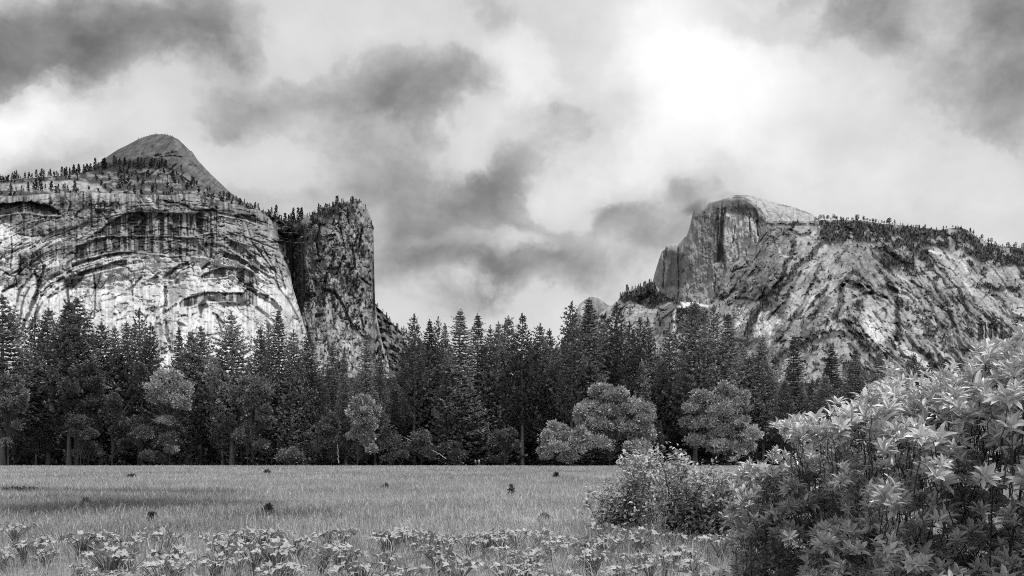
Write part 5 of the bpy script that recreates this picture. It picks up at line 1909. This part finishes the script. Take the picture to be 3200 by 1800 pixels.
big_bush(D2([(2440, 930), (2450, 905), (2480, 880), (2520, 868), (2576, 850), (2700, 840), (2850, 900), (2850, 1600), (2480, 1620), (2450, 1450),
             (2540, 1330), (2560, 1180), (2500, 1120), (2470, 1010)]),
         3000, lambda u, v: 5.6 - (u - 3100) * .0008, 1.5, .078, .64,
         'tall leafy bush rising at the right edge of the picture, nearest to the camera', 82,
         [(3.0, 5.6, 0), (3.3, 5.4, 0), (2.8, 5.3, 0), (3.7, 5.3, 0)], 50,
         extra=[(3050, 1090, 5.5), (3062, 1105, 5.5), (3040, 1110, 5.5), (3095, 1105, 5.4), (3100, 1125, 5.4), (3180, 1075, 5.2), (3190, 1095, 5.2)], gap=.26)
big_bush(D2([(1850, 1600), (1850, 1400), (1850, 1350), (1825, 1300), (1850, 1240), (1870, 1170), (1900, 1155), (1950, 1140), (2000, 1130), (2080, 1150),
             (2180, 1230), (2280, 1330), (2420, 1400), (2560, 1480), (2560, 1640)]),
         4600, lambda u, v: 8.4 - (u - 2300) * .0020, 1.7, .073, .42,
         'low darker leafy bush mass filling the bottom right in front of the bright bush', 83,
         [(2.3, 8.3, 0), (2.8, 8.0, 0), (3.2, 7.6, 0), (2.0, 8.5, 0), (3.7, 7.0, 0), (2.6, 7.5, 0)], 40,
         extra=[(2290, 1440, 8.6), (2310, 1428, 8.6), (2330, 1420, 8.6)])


def thin_shrub(outline, n, Y0, thick, leaf, tone, label, seed, base, name='thin_shrub', stems=40, clump=26):
    rng = np.random.default_rng(seed)
    pts = np.array(outline, float)
    lo, hi = pts.min(0), pts.max(0)
    cu, cv = [], []
    while len(cu) < stems:
        u, v = rng.uniform(lo[0], hi[0]), rng.uniform(lo[1], hi[1])
        if in_poly(pts, np.array([u]), np.array([v]))[0]:
            cu.append(u)
            cv.append(v)
    Y = Y0 + (rng.random(stems) - .5) * thick
    tips = P(np.array(cu), np.array(cv), Y)
    tips[:, 2] = np.maximum(tips[:, 2], .25)
    base = np.array(base, float)
    st, sr, lp = [], [], []
    for c in tips:
        b = base[rng.integers(len(base))]
        q = np.linspace(0, 1, 9)[:, None]
        ctrl = np.array([b[0] * .6 + c[0] * .4, b[1] * .6 + c[1] * .4, c[2] * .6])
        cur = b * (1 - q) ** 2 + 2 * q * (1 - q) * ctrl + q ** 2 * c
        cur[1:-1] += rng.normal(size=(7, 3)) * .02
        st.append(cur)
        sr.append(np.linspace(.018, .004, 9))
        for t in rng.uniform(.35, 1.0, 5):
            p = np.array([np.interp(t, q[:, 0], cur[:, i]) for i in range(3)])
            d = rand_unit(1, rng)[0]
            d[2] = abs(d[2]) * .7
            e = p + d * rng.uniform(.12, .34)
            st.append(p + (e - p) * np.linspace(0, 1, 9)[:, None])
            sr.append(np.linspace(.006, .002, 9))
            lp.append(e)
        lp.append(c)
    lp = np.array(lp)
    m = max(1, int(n / len(lp)))
    pos = np.repeat(lp, m, 0) + rng.normal(size=(len(lp) * m, 3)) * .075
    d = rand_unit(len(pos), rng)
    d[:, 2] = d[:, 2] * .6 + .25
    nr = np.tile([0, -.2, 1.0], (len(pos), 1)) + .7 * rand_unit(len(pos), rng)
    L = leaf * (.6 + .7 * rng.random(len(pos)))
    V, F = leaves(pos, d, nr, L, L * .55)
    rp = base.mean(0)
    root = empty(name, rp)
    tn = np.repeat(tone * (.6 + .8 * rng.random(len(pos))), 8)
    add_obj('foliage', make_mesh('foliage', V - rp, F, M_GLOSS, tn), root)
    V, F = tubes(np.array(st), np.array(sr), 4)
    add_obj('branches', make_mesh('branches', V - rp, F, M_BARK, np.full(len(V), .05), True), root)
    tag(root, label, 'shrub')


thin_shrub(D2([(1470, 1310), (1455, 1250), (1490, 1215), (1540, 1200), (1590, 1150), (1640, 1150), (1660, 1200), (1680, 1260), (1690, 1320), (1560, 1330)]),
           3600, 20.5, 1.8, .095, .32, 'thin twiggy shrub left of the dark-hearted one, standing in the meadow', 91,
           [(2.5, 20.5, 0), (2.9, 20.6, 0), (2.1, 20.3, 0), (3.3, 20.9, 0)], stems=60)
thin_shrub(D2([(1640, 1300), (1640, 1200), (1620, 1150), (1680, 1125), (1720, 1150), (1790, 1165), (1850, 1160), (1910, 1200), (1920, 1290), (1860, 1345), (1700, 1340)]),
           6500, 18.5, 2.0, .09, .32, 'dense dark-hearted shrub between the thin twiggy one and the big bush', 92,
           [(3.2, 18.5, 0), (3.7, 18.4, 0), (4.3, 18.3, 0), (3.5, 18.9, 0)], stems=95)
thin_shrub(D2([(1560, 1170), (1575, 1145), (1610, 1125), (1640, 1140), (1660, 1165), (1700, 1130), (1740, 1165), (1700, 1200), (1600, 1200)]),
           2200, 24, 1.5, .11, .34, 'leafy top branches poking up behind the two meadow shrubs', 93,
           [(3.6, 24, 0), (4.1, 24, 0)], stems=26)


# ------------------------------------------------------------ the two walkers
def skinned(name, joints, edges, radii, mat, parent, sub=1):
    me = bpy.data.meshes.new(name)
    me.from_pydata(joints, edges, [])
    o = bpy.data.objects.new(name, me)
    COL.objects.link(o)
    sk = o.modifiers.new('skin', 'SKIN')
    for i, r in enumerate(radii):
        sv = me.skin_vertices[0].data[i]
        sv.radius = (r, r) if not isinstance(r, tuple) else r
        sv.use_root = (i == 0)
    ss = o.modifiers.new('sub', 'SUBSURF')
    ss.levels = ss.render_levels = sub
    dg = bpy.context.evaluated_depsgraph_get()
    nm = bpy.data.meshes.new_from_object(o.evaluated_get(dg))
    bpy.data.objects.remove(o)
    nm.materials.clear()
    nm.materials.append(mat)
    for p in nm.polygons:
        p.use_smooth = True
    nm.name = name
    q = bpy.data.objects.new(name, nm)
    COL.objects.link(q)
    q.parent = parent
    return q


M_SKIN = principled('skin', .38, .55, .4)
M_PALE = principled('pale_cloth', .42, .8, .2, noise=(9, .1))
M_DARKC = principled('dark_cloth', .05, .8, .2, noise=(9, .1))
M_MIDC = principled('grey_cloth', .16, .8, .2, noise=(9, .1))
M_HAIR = principled('hair', .07, .6, .3)


def walker(u, Y, h, face, top, legs, label, hat=None, pack=False):
    x = (u - CX) / FS * Y
    r = empty('person', (x, Y, float(ground_z(np.array(x), np.array(Y)))), face, h / 1.75)
    J = [(0, 0, .98), (0, 0, 1.18), (0, .01, 1.40), (0, .01, 1.50), (0, -.01, 1.58), (0, -.01, 1.68),
         (.10, 0, .94), (.11, -.14, .52), (.11, -.10, .09), (.11, -.24, .04),
         (-.10, 0, .94), (-.10, .10, .50), (-.10, .30, .12), (-.10, .20, .04),
         (.19, .01, 1.41), (.24, .08, 1.14), (.24, .02, .90), (.24, -.01, .80),
         (-.19, .01, 1.41), (-.24, -.05, 1.14), (-.23, -.20, .95), (-.23, -.26, .88)]
    E = [(0, 1), (1, 2), (2, 3), (3, 4), (4, 5), (0, 6), (6, 7), (7, 8), (8, 9), (0, 10), (10, 11), (11, 12), (12, 13),
         (2, 14), (14, 15), (15, 16), (16, 17), (2, 18), (18, 19), (19, 20), (20, 21)]
    Rr = [.13, .12, .14, .055, .08, .075, .085, .055, .04, .035, .085, .055, .04, .035, .055, .042, .032, .028, .055, .042, .032, .028]
    skinned('body', J, E, Rr, M_SKIN, r)
    # jacket over trunk and arms, trousers over the legs
    ji = [0, 1, 2, 14, 15, 16, 18, 19, 20]
    mp = {a: i for i, a in enumerate(ji)}
    je = [(mp[a], mp[b]) for a, b in E if a in mp and b in mp]
    skinned('jacket', [J[a] for a in ji], je, [Rr[a] * 1.22 for a in ji], top, r)
    ti = [0, 6, 7, 8, 10, 11, 12]
    mp = {a: i for i, a in enumerate(ti)}
    te = [(mp[a], mp[b]) for a, b in E if a in mp and b in mp]
    skinned('trousers', [J[a] for a in ti], te, [Rr[a] * 1.25 for a in ti], legs, r)
    skinned('hair', [(0, .02, 1.66), (0, .02, 1.73)], [(0, 1)], [.092, .07], hat or M_HAIR, r)
    if pack:
        skinned('backpack', [(0, .22, 1.08), (0, .22, 1.36)], [(0, 1)], [.12, .11], M_MIDC, r)
    tag(r, label, 'person', 'walkers at the forest edge')


walker(1486, 207, 1.62, .5, M_MIDC, M_DARKC, 'walker in dark clothes, the shorter one on the left at the forest edge')
walker(1497, 210, 1.80, .9, M_PALE, M_MIDC, 'taller walker in a pale top at the forest edge, right of the dark-clothed one', hat=M_PALE, pack=True)


# ------------------------------------------------------------ scrap of cloud on the great dome's shoulder
def cloud_puff():
    m = bpy.data.materials.new('cloud_vapour')
    m.use_nodes = True
    nt = m.node_tree
    N, L = nt.nodes, nt.links
    N.remove(N['Principled BSDF'])
    pv = N.new('ShaderNodeVolumePrincipled')
    pv.inputs['Color'].default_value = (.7, .7, .7, 1)
    pv.inputs['Anisotropy'].default_value = .3
    tc = N.new('ShaderNodeTexCoord')
    ln = N.new('ShaderNodeVectorMath')
    ln.operation = 'LENGTH'
    L.new(tc.outputs['Object'], ln.inputs[0])
    nz = N.new('ShaderNodeTexNoise')
    nz.inputs['Scale'].default_value = 2.2
    nz.inputs['Detail'].default_value = 3
    L.new(tc.outputs['Object'], nz.inputs['Vector'])
    ad = N.new('ShaderNodeMath')
    ad.operation = 'SUBTRACT'
    L.new(nz.outputs['Fac'], ad.inputs[0])
    L.new(ln.outputs['Value'], ad.inputs[1])
    mr = N.new('ShaderNodeMapRange')
    mr.inputs['From Min'].default_value = -.45
    mr.inputs['From Max'].default_value = .3
    mr.inputs['To Min'].default_value = 0
    mr.inputs['To Max'].default_value = .02
    L.new(ad.outputs[0], mr.inputs['Value'])
    L.new(mr.outputs[0], pv.inputs['Density'])
    L.new(pv.outputs[0], N['Material Output'].inputs['Volume'])
    th = np.linspace(0, math.pi, 13)
    ph = np.linspace(0, 2 * math.pi, 25)[:-1]
    V = np.array([(math.sin(a) * math.cos(b), math.sin(a) * math.sin(b), math.cos(a)) for a in th for b in ph])
    F = np.array([[i * 24 + j, (i + 1) * 24 + j, (i + 1) * 24 + (j + 1) % 24, i * 24 + (j + 1) % 24] for i in range(12) for j in range(24)])
    o = add_obj('cloud', make_mesh('cloud', V, F, m))
    o.location = P(2168, 645, 4900)
    o.scale = (95, 150, 42)
    o.rotation_euler = (0, -.25, 0)
    tag(o, 'scrap of grey cloud clinging to the left shoulder of the great dome', 'cloud', kind='stuff')


cloud_puff()
print('trees', tree_count[0], 'ridge trees', rcount)
